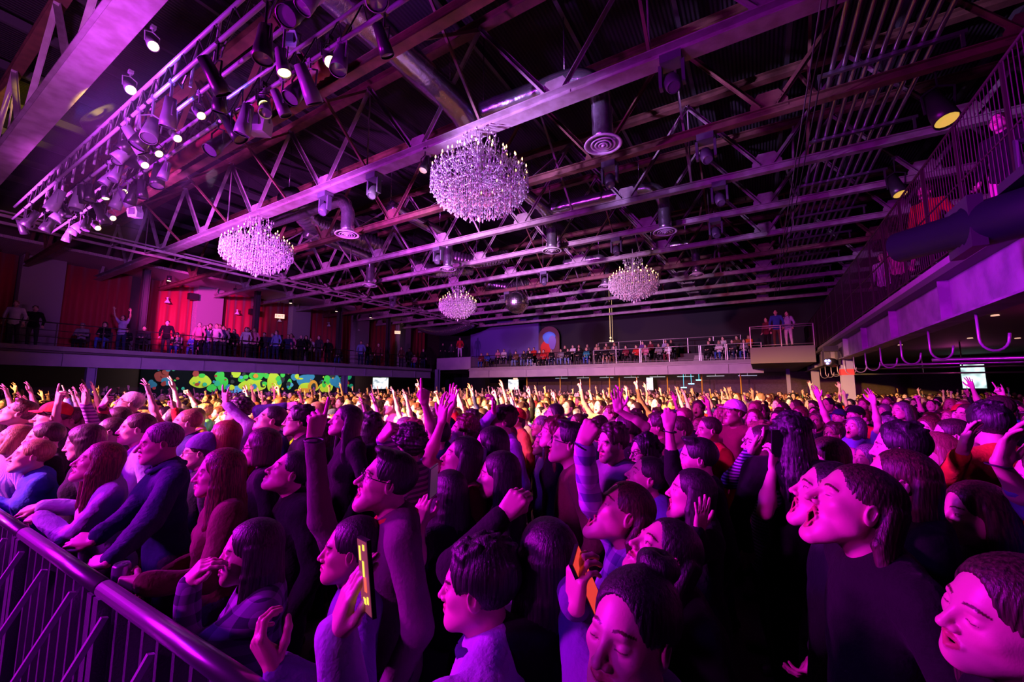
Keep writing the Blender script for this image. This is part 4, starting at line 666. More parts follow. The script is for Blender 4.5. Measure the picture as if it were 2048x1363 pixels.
def hair_sdf(c, R, style, h, col_noise=1):
    c = np.array(c, float); P = lambda *p: c + R @ np.array(p, float); rr = random.Random(int(abs(c[0] * 9973 + c[2] * 7919) * 100) % 9999)
    long = style in ('long', 'long_front', 'wavy', 'swept'); dn = .46 if long else .17
    lo = c - np.array([.20, .20, dn]); hi = c + np.array([.20, .20, .24]); S = SDF(lo, hi, h)
    if style == 'buzz': S.ell(P(0, -.016, .038), (.0785, .100, .0895), R)
    elif style == 'bald':
        S.ell(P(0, -.020, .020), (.0795, .098, .072), R); S.ell(P(0, .02, .115), (.068, .10, .068), R, .01, 's')
    else:
        t = {'short': .0, 'quiff': .002, 'curly': .012, 'bob': .006, 'long': .002, 'long_front': .002, 'wavy': .008, 'bun': .0, 'pony': .0, 'swept': .0, 'messy': .006}[style]
        S.ell(P(0, -.019, .041), (.083 + t, .103 + t, .092 + t), R)
    if style == 'quiff':
        for i in range(9): S.rc(P(-.045 + .011 * i, .035, .105), P(-.048 + .012 * i, .068 + .008 * rr.random(), .112), .022, .012, .015)
    if style == 'messy':
        for i in range(26):
            a = rr.uniform(0, 2 * pi); b = rr.uniform(.25, 1.2); d = np.array([cos(a) * sin(b) * .085, sin(a) * sin(b) * .10 - .015, cos(b) * .095 + .04]); S.rc(P(*d), P(*(d * 1.12 + np.array([0, -.01, 0]))), .020, .007, .010)
    if style in ('curly', 'wavy'):
        for i in range(90 if style == 'curly' else 30):
            a = rr.uniform(0, 2 * pi); b = rr.uniform(0, 1.75); d = np.array([cos(a) * sin(b) * .093, sin(a) * sin(b) * .108 - .022, cos(b) * .100 + .036])
            if d[1] > .055 and d[2] < .07: continue
            S.ell(P(*d), (.020, .020, .020), None, .006)
    if style == 'bun':
        for i in range(12): a = i * 2.4; S.ell(P(.022 * cos(a), -.075 + .022 * sin(a), .125 + .006 * (i % 3)), (.026, .026, .026), None, .006)
    if style == 'bob':
        for i in range(17):
            a = rad(-118 + 236 * i / 16); S.rc(P(sin(a) * .078, -.02 - cos(a) * .085, .02), P(sin(a) * .090, -.02 - cos(a) * .092, -.095), .022, .016, .014)
    # face and ear openings, cut before the long locks are added
    if style not in ('bald',):
        S.ell(P(0, .110, -.026), (.0675 if style in ('long', 'bob', 'wavy', 'long_front') else .074, .088, .117), R, .012, 's')
    if style in ('short', 'quiff', 'buzz', 'curly', 'bald', 'bun', 'pony', 'messy', 'swept'):
        for s in (-1, 1): S.ell(P(s * .085, .012, -.030), (.030, .036, .046), R, .010, 's')
        S.ell(P(0, .03, -.125), (.13, .12, .085), R, .012, 's')
    if style == 'pony':
        p0 = P(0, -.115, .06); S.ell(p0, (.026, .026, .026), None, .01)
        for i in range(5): S.rc(p0, p0 + R @ np.array([0, -.045, -.02]) + np.array([(i - 2) * .008, 0, -.04]), .018, .017, .01).rc(p0 + R @ np.array([0, -.045, -.02]) + np.array([(i - 2) * .008, 0, -.04]), p0 + R @ np.array([0, -.05, 0]) + np.array([(i - 2) * .012, -.01, -.27]), .016, .006, .008)
    if long:
        m = 25; ln = {'long': .34, 'long_front': .38, 'wavy': .30, 'swept': .33}[style]; am = {'long_front': 120, 'swept': 72}.get(style, 108)
        for i in range(m):
            t = -1 + 2 * i / (m - 1); a = rad(am * t); r0 = P(sin(a) * .080, -.018 - cos(a) * .092, .030); r1 = P(sin(a) * .090, -.022 - cos(a) * .094, -.070)
            fw = R @ np.array([0, 1.0, 0]); L = ln * rr.uniform(.82, 1.05) + .05 * max(0, R[2, 1])
            out = R @ np.array([sin(a), -cos(a), 0]); out[2] = 0; k = .006 * rr.uniform(-1, 1)
            r2 = r1 + out * .022 + np.array([k, 0, -L * .5]); r3 = r2 + out * (.004 if style != 'wavy' else .03) * rr.uniform(-1, 1) + np.array([k, k, -L * .5])
            r2[1] = min(r2[1], c[1] + .06); r3[1] = min(r3[1], c[1] + .12)
            S.rc(r0, r1, .014, .0165, .012); S.rc(r1, r2, .0165, .0165, .012); S.rc(r2, r3, .0165, .0075, .010)
    V, Q = S.mesh()
    q = (V - c) @ R; ang = np.arctan2(q[:, 0], -q[:, 1] - .02); rad_ = np.sqrt(q[:, 0] ** 2 + (q[:, 1] + .02) ** 2) + 1e-6
    amp = {'curly': .004, 'wavy': .003, 'buzz': .0006, 'bald': .0004, 'messy': .0015}.get(style, .0009) * col_noise
    ph = np.sin(ang * 61 + 1.2 * np.sin(q[:, 2] * 31)) + .8 * np.sin(ang * 37 + 2 * np.sin(q[:, 2] * 13 + ang * 5)) if style not in ('curly',) else np.sin(q[:, 0] * 260) * np.sin(q[:, 1] * 240) + np.sin(q[:, 2] * 250)
    d = np.stack([q[:, 0] / rad_, (q[:, 1] + .02) / rad_, 0 * ang], 1) @ R.T
    return V + d * (amp * ph)[:, None], Q
def set_tint(me, C):
    a = me.color_attributes.new('tint', 'FLOAT_COLOR', 'POINT'); a.data.foreach_set('color', np.asarray(C, np.float32).ravel())
SKIN = {'fair': (.80, .55, .46), 'light': (.70, .46, .36), 'tan': (.52, .33, .23), 'brown': (.30, .17, .11)}
HAIRC = {'black': (.012, .010, .012), 'dark brown': (.035, .02, .014), 'brown': (.05, .026, .016), 'auburn': (.10, .03, .018), 'blond': (.26, .16, .07), 'grey': (.15, .14, .14), 'white': (.6, .58, .55), 'red': (.22, .06, .02)}
CLOTH = {'black': (.008, .008, .010), 'charcoal': (.04, .04, .05), 'navy': (.02, .03, .09), 'blue': (.04, .09, .40), 'light blue': (.20, .30, .60), 'lavender': (.42, .38, .62), 'white': (.72, .70, .72), 'grey': (.25, .25, .27),
         'maroon': (.16, .02, .04), 'red': (.55, .03, .03), 'orange': (.70, .16, .03), 'green': (.05, .17, .07), 'olive': (.14, .13, .05), 'brown': (.13, .07, .04), 'tan': (.42, .30, .20), 'pink': (.62, .22, .34), 'yellow': (.68, .50, .06), 'teal': (.03, .25, .30), 'purple': (.15, .05, .30)}
def m_skin(k): return mat('skin_' + k, SKIN[k], .42, attr='tint', bump=(220, .0006), spec=.5)
def m_hair(k): return mat('hair_' + k.replace(' ', '_'), HAIRC[k], .46, strand=1, spec=.5)
def m_cloth(k): return mat('cloth_' + k.replace(' ', '_'), CLOTH[k], .85, bump=(34, .012), noise=(9, .35, tuple(c * .6 for c in CLOTH[k])), spec=.2, sheen=.04)
def m_plaid(k, a, b):
    n = 'plaid_' + k
    if n in MATS: return MATS[n]
    m = mat(n, a, .85, spec=.2); nt = m.node_tree; N = nt.nodes; L = nt.links; tc = [x for x in N if x.type == 'TEX_COORD'][0]; prev = None
    for ax in 'XZ':
        t = N.new('ShaderNodeTexWave'); t.bands_direction = ax; t.inputs['Scale'].default_value = 4.2; r = N.new('ShaderNodeValToRGB'); r.color_ramp.interpolation = 'CONSTANT'
        r.color_ramp.elements[0].color = (*a, 1); r.color_ramp.elements[1].color = (*b, 1); r.color_ramp.elements[1].position = .55
        L.new(tc.outputs['Object'], t.inputs['Vector']); L.new(t.outputs['Fac'], r.inputs['Fac'])
        if prev is None: prev = r.outputs['Color']
        else: mx = N.new('ShaderNodeMixRGB'); mx.inputs[0].default_value = .5; L.new(prev, mx.inputs[1]); L.new(r.outputs['Color'], mx.inputs[2]); L.new(mx.outputs[0], N['Principled BSDF'].inputs['Base Color'])
    return m
def m_stripe(k, a, b, sc=9, d='Z'):
    n = 'stripe_' + k
    if n in MATS: return MATS[n]
    m = mat(n, a, .85, spec=.2); nt = m.node_tree; N = nt.nodes; L = nt.links; tc = [x for x in N if x.type == 'TEX_COORD'][0]
    t = N.new('ShaderNodeTexWave'); t.bands_direction = d; t.inputs['Scale'].default_value = sc; t.inputs['Distortion'].default_value = .8; r = N.new('ShaderNodeValToRGB')
    r.color_ramp.elements[0].color = (*a, 1); r.color_ramp.elements[1].color = (*b, 1); r.color_ramp.elements[0].position = .4; r.color_ramp.elements[1].position = .6
    L.new(tc.outputs['Object'], t.inputs['Vector']); L.new(t.outputs['Fac'], r.inputs['Fac']); L.new(r.outputs['Color'], N['Principled BSDF'].inputs['Base Color']); return m
def person_meshes(o, hh=.006, hb=.022, hhair=.010, hhand=.006):
    """geometry of one person in its own frame (x right, y forward, z up, feet on z = 0). Returns dict part -> (V, Q[, tint])"""
    hc = np.array(o.get('head', (0, .03, 1.60)), float); dz = hc[2] - 1.60; fem = o.get('fem', 0); bulk = o.get('bulk', 1.0); out = {}
    base = np.array([hc[0] * o.get('hipx', .3), o.get('hipy', 0.0), .92 + dz * .6]); top = np.array([hc[0] - R0(o)[0, 1] * .02, hc[1] - .045, 1.43 + dz])
    if o.get('sit'): base[2] = top[2] - .51
    up = top - base; sw = (.155 if fem else .178) * bulk
    at = lambda t, x=0, y=0: base + up * t + np.array([x, y, 0])
    R = rotm(o.get('pitch', 10), o.get('hyaw', 0), o.get('roll', 0)) if 'R' not in o else o['R']
    nb = at(1.0) + np.array([0, .005, .02]); hv, hq = head_sdf(hc, R, nb, hh, o); skin = [(hv, hq, head_tint(hv, hc, R, o))]
    # arms
    sh = {s: at(.955, s * sw, -.005) for s in (-1, 1)}; arms = {}
    for s in (-1, 1):
        a = o.get('arm_l' if s < 0 else 'arm_r') or {}
        W = np.array(a.get('w', (s * (sw + .07), .05, top[2] - .52)), float); dflt = (s * .5, -.6, -.5) if W[2] < sh[s][2] + .15 else (s * .8, .3, -.4)
        E = ik(sh[s], W, a.get('pole', dflt)); arms[s] = (E, W, a)
    lo = np.array([-.62, -.45, base[2] - .12]); hi = np.array([.62, .75, sh[1][2] + .12])
    for s in (-1, 1): lo = np.minimum(lo, np.minimum(arms[s][0], arms[s][1]) - .12); hi = np.maximum(hi, np.maximum(arms[s][0], arms[s][1]) + .12)
    lo = np.maximum(lo, [-1.2, -1, .2]); S = SDF(lo, hi, hb); B = bulk
    S.ell(at(.72, 0, .01), (.150 * B, .108 * B, .19), None); S.ell(at(.30, 0, .01 + .01 * B), (.140 * B, .105 * B, .20), None, .08); S.ell(at(.0), (.176 * B, .128 * B, .13), None, .06); S.ell(at(-.12), (.170 * B, .126 * B, .085), None, .05)
    if fem:
        for s in (-1, 1): S.ell(at(.66, s * .065, .085), (.062, .055, .065), None, .04)
    S.rc(at(.93, -sw * .85, -.01), at(.93, sw * .85, -.01), .062 * B, .062 * B, .06); S.rc(at(1.02, 0, -.02), at(.9, 0, -.01), .055, .09, .05)
    for s in (-1, 1): S.rc(at(1.035, s * .03, -.022), at(.975, s * sw * .80, -.012), .050 * B, .050 * B, .05)
    slc = o.get('coat', 0) * .008
    bare = {}
    for s in (-1, 1):
        E, W, a = arms[s]; sl = a.get('sleeve', 'long'); u = (W - E) / np.linalg.norm(W - E)
        S.rc(sh[s], sh[s] + (E - sh[s]) * (1 if sl != 'short' else .62), .064 * (.92 if fem else 1) * B + slc, .053 * (.92 if fem else 1) + slc, .03)
        end = {'long': .93, 'mid': .45, 'short': 0}[sl]
        if end: S.rc(E, E + (W - E) * end, .052 * (.92 if fem else 1) + slc, .040 + slc, .02)
        bare[s] = sl
    S.rc(nb + np.array([0, -.01, -.005]), nb + np.array([0, -.01, -.03]), .066 - .008 * fem + slc * 2, .085, .02)
    if o.get('hood'): 
        for i in range(9): a = rad(200 + 140 * i / 8); S.ell(nb + np.array([cos(a) * .105, sin(a) * .10 - .01, -.012]), (.042, .042, .035), None, .03)
    V, Q = S.mesh(); out['shirt'] = (fold(V, .0038 + .004 * (o.get('coat', 0))), Q)
    if o.get('collar') is not None:
        M = MB(); pts = []
        for i in range(15): a = rad(96 + 348 * i / 14); pts.append(nb + np.array([cos(a) * (.076 + .012 * o.get('coat', 0)), sin(a) * (.078 + .012 * o.get('coat', 0)) - .004, .016 - .034 * max(0, sin(a)) ** 2]))
        M.tube(pts, .017, 8); Vc = np.concatenate(M.V); out['collar'] = M
    for s in (-1, 1):
        E, W, a = arms[s]; g = a.get('g', 'relax'); fa = (W - E) / np.linalg.norm(W - E); hd = np.array(a.get('hd', fa), float); bn = np.array(a.get('bn', (0, -.6, .8) if W[2] < sh[s][2] else (0, -1, 0)), float)
        hs = .96 - .08 * fem; t0 = {'long': .80, 'mid': .30, 'short': -.7}[bare[s]]
        Sh = SDF(np.minimum(W - .21, W - fa * .10 - .05), np.maximum(W + .21, W - fa * .10 + .05), hhand)
        hand_prims(Sh, W, hd, bn, a.get('tx', -s), g, hs); Sh.rc(W, W - fa * .085, .0235 * hs, .030 * hs, .012); v, q = Sh.mesh(); skin.append((v, q, None))
        if bare[s] != 'long':
            e2 = E + (W - E) * max(t0, 0); Sa = SDF(np.minimum(np.minimum(e2, W), sh[s]) - .08, np.maximum(np.maximum(e2, W), sh[s]) + .08, max(hhand * 1.6, .006))
            Sa.rc(E + (W - E) * .30, W - fa * .045, .041 * hs, .0262 * hs, .02); Sa.rc(e2, E + (W - E) * .35, .038 * hs, .042 * hs, .02)
            if t0 < 0: Sa.rc(sh[s] + (E - sh[s]) * .45, E, .046 * hs, .038 * hs, .02)
            skin.append((*Sa.mesh(), None))
    Sb = SDF(lo, hi, max(.02, hb * .9)); Sb.ell(at(.72, 0, .005), (.122 * B, .085 * B, .17), None); Sb.ell(at(.30, 0, .0), (.112 * B, .080 * B, .19), None, .06); Sb.ell(at(.0), (.130 * B, .088 * B, .11), None, .05)
    Sb.rc(at(.93, -sw * .8, -.01), at(.93, sw * .8, -.01), .040, .040, .04); Sb.rc(at(.80), nb, .06, .040, .04)
    for s in (-1, 1): E, W, a = arms[s]; Sb.rc(sh[s], E, .040, .033, .02); Sb.rc(E, E + (W - E) * .82, .033, .026, .02)
    for s in (-1, 1): H = base + np.array([s * .088, 0, -.02]); Sb.rc(H, H + [0, .0, -.09], .07, .06, .02)
    skin.append((*Sb.mesh(), None)); V = []; Q = []; C = []; n = 0
    for v, q, c in skin: V.append(v); Q.append(q + n); n += len(v); C.append(np.ones((len(v), 4), np.float32) if c is None else c)
    out['skin'] = (np.concatenate(V), np.concatenate(Q), np.concatenate(C))
    if o.get('hair'): out['hair'] = hair_sdf(hc, R, o['hair'], hhair)
    # trousers and shoes
    S = SDF((-.36, -.35, 0.0), (.36, .75, base[2] + .14), max(hb, .02))
    if o.get('sit'):
        for s in (-1, 1):
            H = base + np.array([s * .09, 0, -.02]); K = np.array([s * .12, .44, base[2] + .02]); A = np.array([s * .12, .42 + .04 * s, .10]); S.rc(H, K, .088, .064, .03); S.rc(K, A, .060, .045, .02)
    else:
        for s in (-1, 1):
            H = base + np.array([s * .088, 0, -.02]); K = np.array([s * .11, .02, .50 + dz * .3]); A = np.array([s * .12, -.02, .09]); S.rc(H, K, .092 * B, .066, .03); S.rc(K, A, .064, .047, .02)
    S.ell(base + np.array([0, 0, -.0]), (.160 * B, .112 * B, .12), None, .05); S.F[:, :, :2] = 1; V, Q = S.mesh(); out['trousers'] = (fold(V, .004), Q)
    S = SDF((-.30, -.25, -.03), (.30, .75, .16), .014)
    for s in (-1, 1):
        A = np.array([s * .12, (.42 + .04 * s) if o.get('sit') else -.02, .055]); S.rc(A + [0, -.03, -.010], A + [s * .02, .155, -.018], .044, .037, .02); S.rc(A, A + [0, 0, .05], .045, .045, .02)
    V, Q = S.mesh(); V[:, 2] = np.maximum(V[:, 2], 0.0); out['shoe'] = (V, Q)
    out['_'] = dict(hc=hc, R=R, nb=nb, arms=arms, sh=sh)
    return out
def R0(o): return rotm(o.get('pitch', 10), o.get('hyaw', 0), o.get('roll', 0)) if 'R' not in o else o['R']
def add_glasses(par, c, R, m):
    M = MB(); P = lambda *p: np.asarray(c) + R @ np.array(p, float)
    for s in (-1, 1):
        M.tube([P(s * .033 + .024 * cos(a), .099 - .10 * abs(s * .033 + .024 * cos(a) - 0) * .25, .001 + .019 * sin(a)) for a in np.arange(16) * pi / 8], .0018, 6, closed=True)
        M.tube([P(s * .057, .088, .006), P(s * .078, .05, .006), P(s * .082, -.01, .008)], .0018, 6)
    M.tube([P(-.010, .099, .004), P(0, .102, .006), P(.010, .099, .004)], .0018, 6); return M.build('glasses', m, par, True)
def add_cap(par, c, R, m, back=False, brim=True, beanie=False):
    h = .006; S = SDF(np.asarray(c) - .2, np.asarray(c) + .22, h); P = lambda *p: np.asarray(c) + R @ np.array(p, float)
    S.ell(P(0, -.018, .046), (.092, .111, .094), R)
    if beanie: S.ell(P(0, -.035, .075), (.080, .095, .085), R, .03)
    S.ell(P(0, .02, -.085), (.2, .2, .135), R, .004, 's')
    if beanie:
        pass
    V, Q = S.mesh(); o = link('beanie' if beanie else 'cap', mk_mesh('hat', V, Q), m, par)
    if brim and not beanie:
        M = MB(); f = -1 if back else 1; g = [P(.076 * cos(a), -.018 + f * (.085 + .085 * sin(a)), .056 - .016 * sin(a) - .02 * cos(a) ** 2) for a in np.linspace(0, pi, 15)]; k = P(0, -.018 + f * .07, .062)
        n = len(g); upv = R @ np.array([0, 0, .004]); V = np.array(g + [k] + [p - upv for p in g] + [k - upv])
        T = [[n, i, i + 1] for i in range(n - 1)] + [[2 * n + 1, n + 2 + i, n + 1 + i] for i in range(n - 1)]; Qd = [[i, n + 1 + i, n + 2 + i, i + 1] for i in range(n - 1)]
        M.add(V, Qd, T).build('brim', m, o)
    return o
def phone(loc, R, label, scr=(.75, .12, .5), group=None, on=1.6):
    """a phone: R columns are right, up, out of the screen"""
    e = MB(); e.box((0, 0, 0), (.074, .154, .009)); o = e.build('phone', mat('phone_shell', (.015, .015, .02), .25)); 
    M4 = Matrix([[*R[0], loc[0]], [*R[1], loc[1]], [*R[2], loc[2]], [0, 0, 0, 1]]); o.matrix_world = M4
    MB().box((0, 0, .0052), (.067, .146, .0008)).build('screen', mat('screen_%d%d%d' % tuple(int(c * 99) for c in scr), (.02, .02, .02), .2, emit=scr, estr=on), o)
    c = MB(); [c.tube([(-.02, .055 - .02 * k, -.0045), (-.02, .055 - .02 * k, -.0075)], .0075, 12) for k in range(2)]; c.build('camera_lens', mat('lens_dark', (.02, .02, .03), .1), o)
    return tag(o, label, 'phone', group)
def build_person(o, label, loc, rz, res=(.006, .022, .010, .006), group=None, name='person', pm=None):
    G = person_meshes(o, *res) if pm is None else pm; V, Q, C = G['skin']; me = mk_mesh('person_skin', V, Q); set_tint(me, C)
    root = link(name, me, m_skin(o.get('skin', 'light'))); root.location = loc; root.rotation_euler = (0, 0, rz); tag(root, label, 'person', group)
    ms = o.get('cloth', 'black'); ms = m_cloth(ms) if isinstance(ms, str) else ms
    link('coat' if o.get('coat') else 'shirt', mk_mesh('shirt', *G['shirt']), ms, root)
    if 'collar' in G: mc = o['collar']; G['collar'].build('collar', m_cloth(mc) if isinstance(mc, str) else mc, root, True)
    if 'hair' in G: link('hair', mk_mesh('hair', *G['hair']), m_hair(o.get('hairc', 'dark brown')), root)
    link('trousers', mk_mesh('trousers', *G['trousers']), m_cloth(o.get('legs', 'charcoal')), root)
    link('shoe', mk_mesh('shoe', *G['shoe']), mat('shoe_dark', (.03, .03, .035), .5), root)['label'] = 'pair of dark shoes'
    hc, R = G['_']['hc'], G['_']['R']
    if o.get('glasses'): add_glasses(root, hc, R, mat('glasses_frame', (.02, .02, .02), .25))
    if o.get('cap'): add_cap(root, hc, R, m_cloth(o['cap']), back=o.get('capback', False))
    if o.get('beanie'): add_cap(root, hc, R, m_cloth(o['beanie']), beanie=True)
    return root, G
# ---------------------------------------------------------------- the people one can tell apart in the front of the crowd
HEROES = []
_p, _y = rad(PITCH), rad(YAW)
CF = np.array([-sin(_y) * cos(_p), cos(_y) * cos(_p), sin(_p)]); CR = np.array([cos(_y), sin(_y), 0.0]); CU = np.cross(CR, CF)
def cdir(v): return CR * v[0] + CU * v[1] - CF * v[2]
PL_PURPLE = lambda: m_plaid('lilac', (.62, .50, .85), (.16, .08, .40)); PL_DARK = lambda: m_plaid('dark', (.25, .12, .35), (.03, .02, .06)); PL_RED = lambda: m_plaid('red', (.55, .06, .10), (.10, .02, .05))
KNIT = lambda: m_stripe('lavender_knit', (.42, .30, .60), (.05, .03, .10), 16); STR = lambda: m_stripe('violet_white', (.50, .30, .60), (.12, .02, .20), 10)
def hero(label, px, py, dep, az=0, pitch=10, al=None, ar=None, baz=None, **o):
    fz = 1.13 if dep > 1.85 else 1.0; dep *= fz
    hw = at_depth(px, py, dep); rd = hw - CAMP; rd[2] = 0; rd /= np.linalg.norm(rd); rr = np.array([rd[1], -rd[0], 0]); baz = az if baz is None else baz
    d = -rr * cos(rad(baz)) - rd * sin(rad(baz)); rz = math.atan2(-d[0], d[1]); c, s = cos(rz), sin(rz); RT = np.array([[c, s, 0], [-s, c, 0], [0, 0, 1]])
    off = o.get('lean', .03); loc = hw - RT.T @ np.array([0, off, 0]); loc[2] = 0
    o.update(head=(0, off, hw[2]), pitch=pitch, hyaw=az - baz)
    arms = {}
    for k, a in (('arm_l', al), ('arm_r', ar)):
        if a:
            a = dict(a); a['w'] = RT @ (at_depth(a['p'][0], a['p'][1], a['p'][2] * fz) - loc); 
            for q in ('hd', 'bn', 'pole'):
                if q in a: a[q] = RT @ cdir(a[q])
            o[k] = a
    hh = .0025 if dep < 1.25 else .003 if dep < 2 else .0042 if dep < 3 else .0055
    root, G = build_person(o, label, tuple(loc), rz, (hh, .015 if dep < 2.4 else .022, hh * 1.7, .0034 if dep < 2 else .0045), o.get('group'))
    HEROES.append((float(hw[0]), float(hw[1]), float(loc[0]), float(loc[1]), px, py, dep)); 
    if os_dbg: print('HERO', label[:40], 'z', round(hw[2], 2), 'Y', round(float(loc[1]), 2))
    return root, G
os_dbg = False
UP = (0, 1, 0)
hero('woman with long dark hair at the bottom right corner, face close to the camera', 2018, 1236, .84, 36, 6, roll=-14, fem=1, hair='long', hairc='dark brown', open=.25, lids=0, cloth='black', w=1.0)
hero('woman with tied-up dark hair and closed eyes at the bottom, holding a red phone', 1262, 1268, .86, 56, 12, roll=-4, fem=1, hair='bun', hairc='black', lids=0, smile=.7, cloth='purple', ar=dict(p=(1150, 1212, 1.02), g='grip', hd=(.05, 1, 0), bn=(-.9, 0, .45), pole=(.2, -1, -.4)))
hero('young man with short black hair and lavender jacket at bottom centre, filming with a phone', 955, 1172, 1.2, -14, 2, hair='messy', hairc='black', cloth='lavender', coat=1, collar='navy', al=dict(p=(672, 1262, .92), g='flat', hd=(.32, 1, -.1), bn=(-.9, .2, .5), pole=(-.3, -1, .2)))
hero('shouting long-haired man in a black tee, head thrown back, right of centre', 1706, 1010, 1.24, 24, 26, open=1.5, lids=0, hair='swept', hairc='dark brown', cloth='black', w=1.02, nose=1.1)
hero('shouting man half hidden behind the long-haired shouting man', 1655, 990, 1.55, 14, 22, open=1.3, hair='short', hairc='black', cloth='charcoal')
hero('man with short black hair and headband in a dark purple shirt, seen in profile', 702, 1100, 1.62, -6, 8, hair='short', hairc='black', skin='tan', cloth='purple', al=dict(p=(548, 1335, 1.1), g='grip', hd=(-.5, .8, 0), bn=(-.6, .2, .7)))
R_, G_ = hero('bearded man with glasses and red plaid collar, head back and mouth open', 772, 962, 1.72, 6, 20, open=.7, glasses=1, beard=.45, hair='quiff', hairc='black', cloth=mat('knit_maroon', (.13, .05, .11), .9, bump=(60, .006), spec=.1), collar='red', nose=1.05)
hero('person behind the man with the headband, one knitted sleeve stretched up, pointing one finger', 716, 1088, 1.86, -8, 6, hair='short', hairc='black', cloth=mat('knit_maroon', (.13, .05, .11), .9), al=dict(p=(628, 872, 1.60), g='point', hd=(.2, 1, .0), bn=(.7, 0, .7), pole=(-1, -.35, .1)))
hero('woman in a dark plaid shirt with long dark hair, hand raised to her mouth', 500, 1103, 1.72, 0, 4, fem=1, hair='long', hairc='black', cloth=PL_DARK(), al=dict(p=(378, 1158, 1.6), g='relax', hd=(.75, .8, .1), bn=(-.3, .8, .6), pole=(-.3, -1, .2)))
hero('woman in a brown coat with long straight auburn hair, gripping a can on the barrier', 438, 945, 1.98, 2, 4, fem=1, hair='long_front', hairc='auburn', cloth='brown', coat=1, al=dict(p=(282, 1168, 1.55), g='can', hd=(-1, .0, .1), bn=(.15, .1, 1), tx=1, pole=(.2, -1, .5)), ar=dict(p=(330, 1150, 1.9)))
hero('grey-haired man in a navy puffer jacket leaning on the barrier', 320, 886, 2.3, 8, -2, hair='short', hairc='grey', cloth='navy', coat=1, nose=1.2, collar='navy', lean=.10, al=dict(p=(218, 1122, 1.72), g='relax', hd=(-1, -.15, 0), bn=(0, .8, .6), pole=(.3, -.8, .5)), ar=dict(p=(190, 1078, 1.92), g='relax', hd=(-1, .1, .2), bn=(0, .8, .6), pole=(0, -1, 0)))
hero('smiling woman in a lavender denim jacket with long auburn hair, hands on the barrier', 196, 924, 2.3, 6, 18, fem=1, open=.3, smile=.6, hair='long_front', hairc='auburn', cloth='lavender', coat=1, lean=.10, al=dict(p=(82, 1032, 2.2), g='relax', hd=(-1, -.2, 0), bn=(0, .9, .3), pole=(.2, -1, .4)), ar=dict(p=(78, 1012, 2.35), g='relax', hd=(-1, -.2, .3), bn=(0, .9, .3)))
hero('man in a purple-grey beanie and glasses behind the grey-haired man', 398, 905, 2.8, 0, 4, beanie='purple', glasses=1, hair='short', cloth='charcoal')
hero('man with short brown hair in a lavender hoodie behind the grey-haired man', 272, 858, 2.9, 2, 6, hair='short', hairc='brown', cloth='lavender', hood=1)
hero('singing woman with head thrown back, plaid lilac sleeve and raised fist, in the middle', 1242, 1024, 1.62, 18, 34, open=1.3, fem=1, hair='swept', hairc='brown', lids=0, cloth=PL_PURPLE(), ar=dict(p=(1166, 886, 1.55), g='fist', hd=(.45, .9, 0), bn=(-.5, .2, .8), pole=(-1, -.3, .2)))
hero('woman gazing up with closed mouth, just below the singing woman', 1325, 1108, 1.4, 24, 38, fem=1, hair='swept', hairc='black', cloth='black')
hero('dark-haired person seen from behind with a lilac sleeve and a clenched hand', 1092, 1120, 1.28, -62, 4, hair='long', hairc='black', cloth='black', fem=1, al=dict(p=(1008, 1028, 1.3), g='fist', hd=(.6, .8, .1), bn=(-.4, .2, .9), pole=(-.6, -1, 0)))
hero('black-haired person seen from behind holding a phone up in front', 895, 988, 1.95, -52, 4, hair='long', hairc='black', cloth='black', al=dict(p=(842, 1045, 1.75), g='grip', hd=(.1, 1, 0), bn=(-.3, 0, .9), sleeve='short'))
hero('woman in a dark hooded jacket looking up, gold hoop earring', 578, 945, 2.05, 10, 30, fem=1, hair='bun', hairc='black', cloth='black', coat=1, hood=1, lids=0)
hero('person with glasses and brown bobbed hair left of the hooded woman', 521, 895, 2.5, -6, 2, fem=1, glasses=1, hair='bob', hairc='brown', cloth='black')
hero('black-haired man with glasses looking up, left of the pointing arm', 597, 842, 3.0, 6, 8, glasses=1, hair='messy', hairc='black', cloth='black')
hero('person in a navy hoodie looking up with a sleeve over the head', 541, 840, 3.1, 8, 24, hair='short', hairc='black', cloth='navy', ar=dict(p=(575, 812, 3.2), g='relax', hd=(1, .1, 0), pole=(-1, .4, 0)))
hero('woman with long black braided hair behind the pointing arm', 690, 842, 2.8, 14, 16, fem=1, hair='long', hairc='black', cloth='black')
hero('curly black-haired person with a striped violet sleeve and a thumb-out fist', 812, 892, 2.3, -30, 5, hair='curly', hairc='black', cloth=STR(), ar=dict(p=(764, 876, 2.05), g='fist', hd=(.6, .8, 0), bn=(-.5, .5, .7), pole=(-1, -.6, .1), sleeve='long'))
hero('pink-lit person with light wavy hair seen from behind', 824, 872, 2.9, -75, 5, hair='wavy', hairc='blond', fem=1, cloth='grey')
hero('woman with long black hair and a bare arm reaching up beside her face', 922, 915, 2.15, 10, 18, fem=1, smile=1, hair='long', hairc='black', cloth='maroon', ar=dict(p=(884, 842, 2.15), g='wave', hd=(.1, 1, 0), bn=(-.6, 0, .8), pole=(-1, -.5, .1), sleeve='short'))
hero('short-haired person in navy with a bare arm pointing a finger straight up', 872, 872, 2.75, -40, 5, hair='short', hairc='black', cloth='navy', ar=dict(p=(849, 805, 2.6), g='point', hd=(.05, 1, 0), bn=(.6, 0, .8), sleeve='short', pole=(-.3, -1, 0)))
hero('red curly-haired man singing with an arm up in the middle of the crowd', 927, 862, 2.95, 8, 16, open=.6, hair='curly', hairc='auburn', cloth='red', ar=dict(p=(904, 812, 2.95), g='open', hd=(.1, 1, 0), bn=(-.5, 0, .8), sleeve='short', pole=(-1, -.4, 0)))
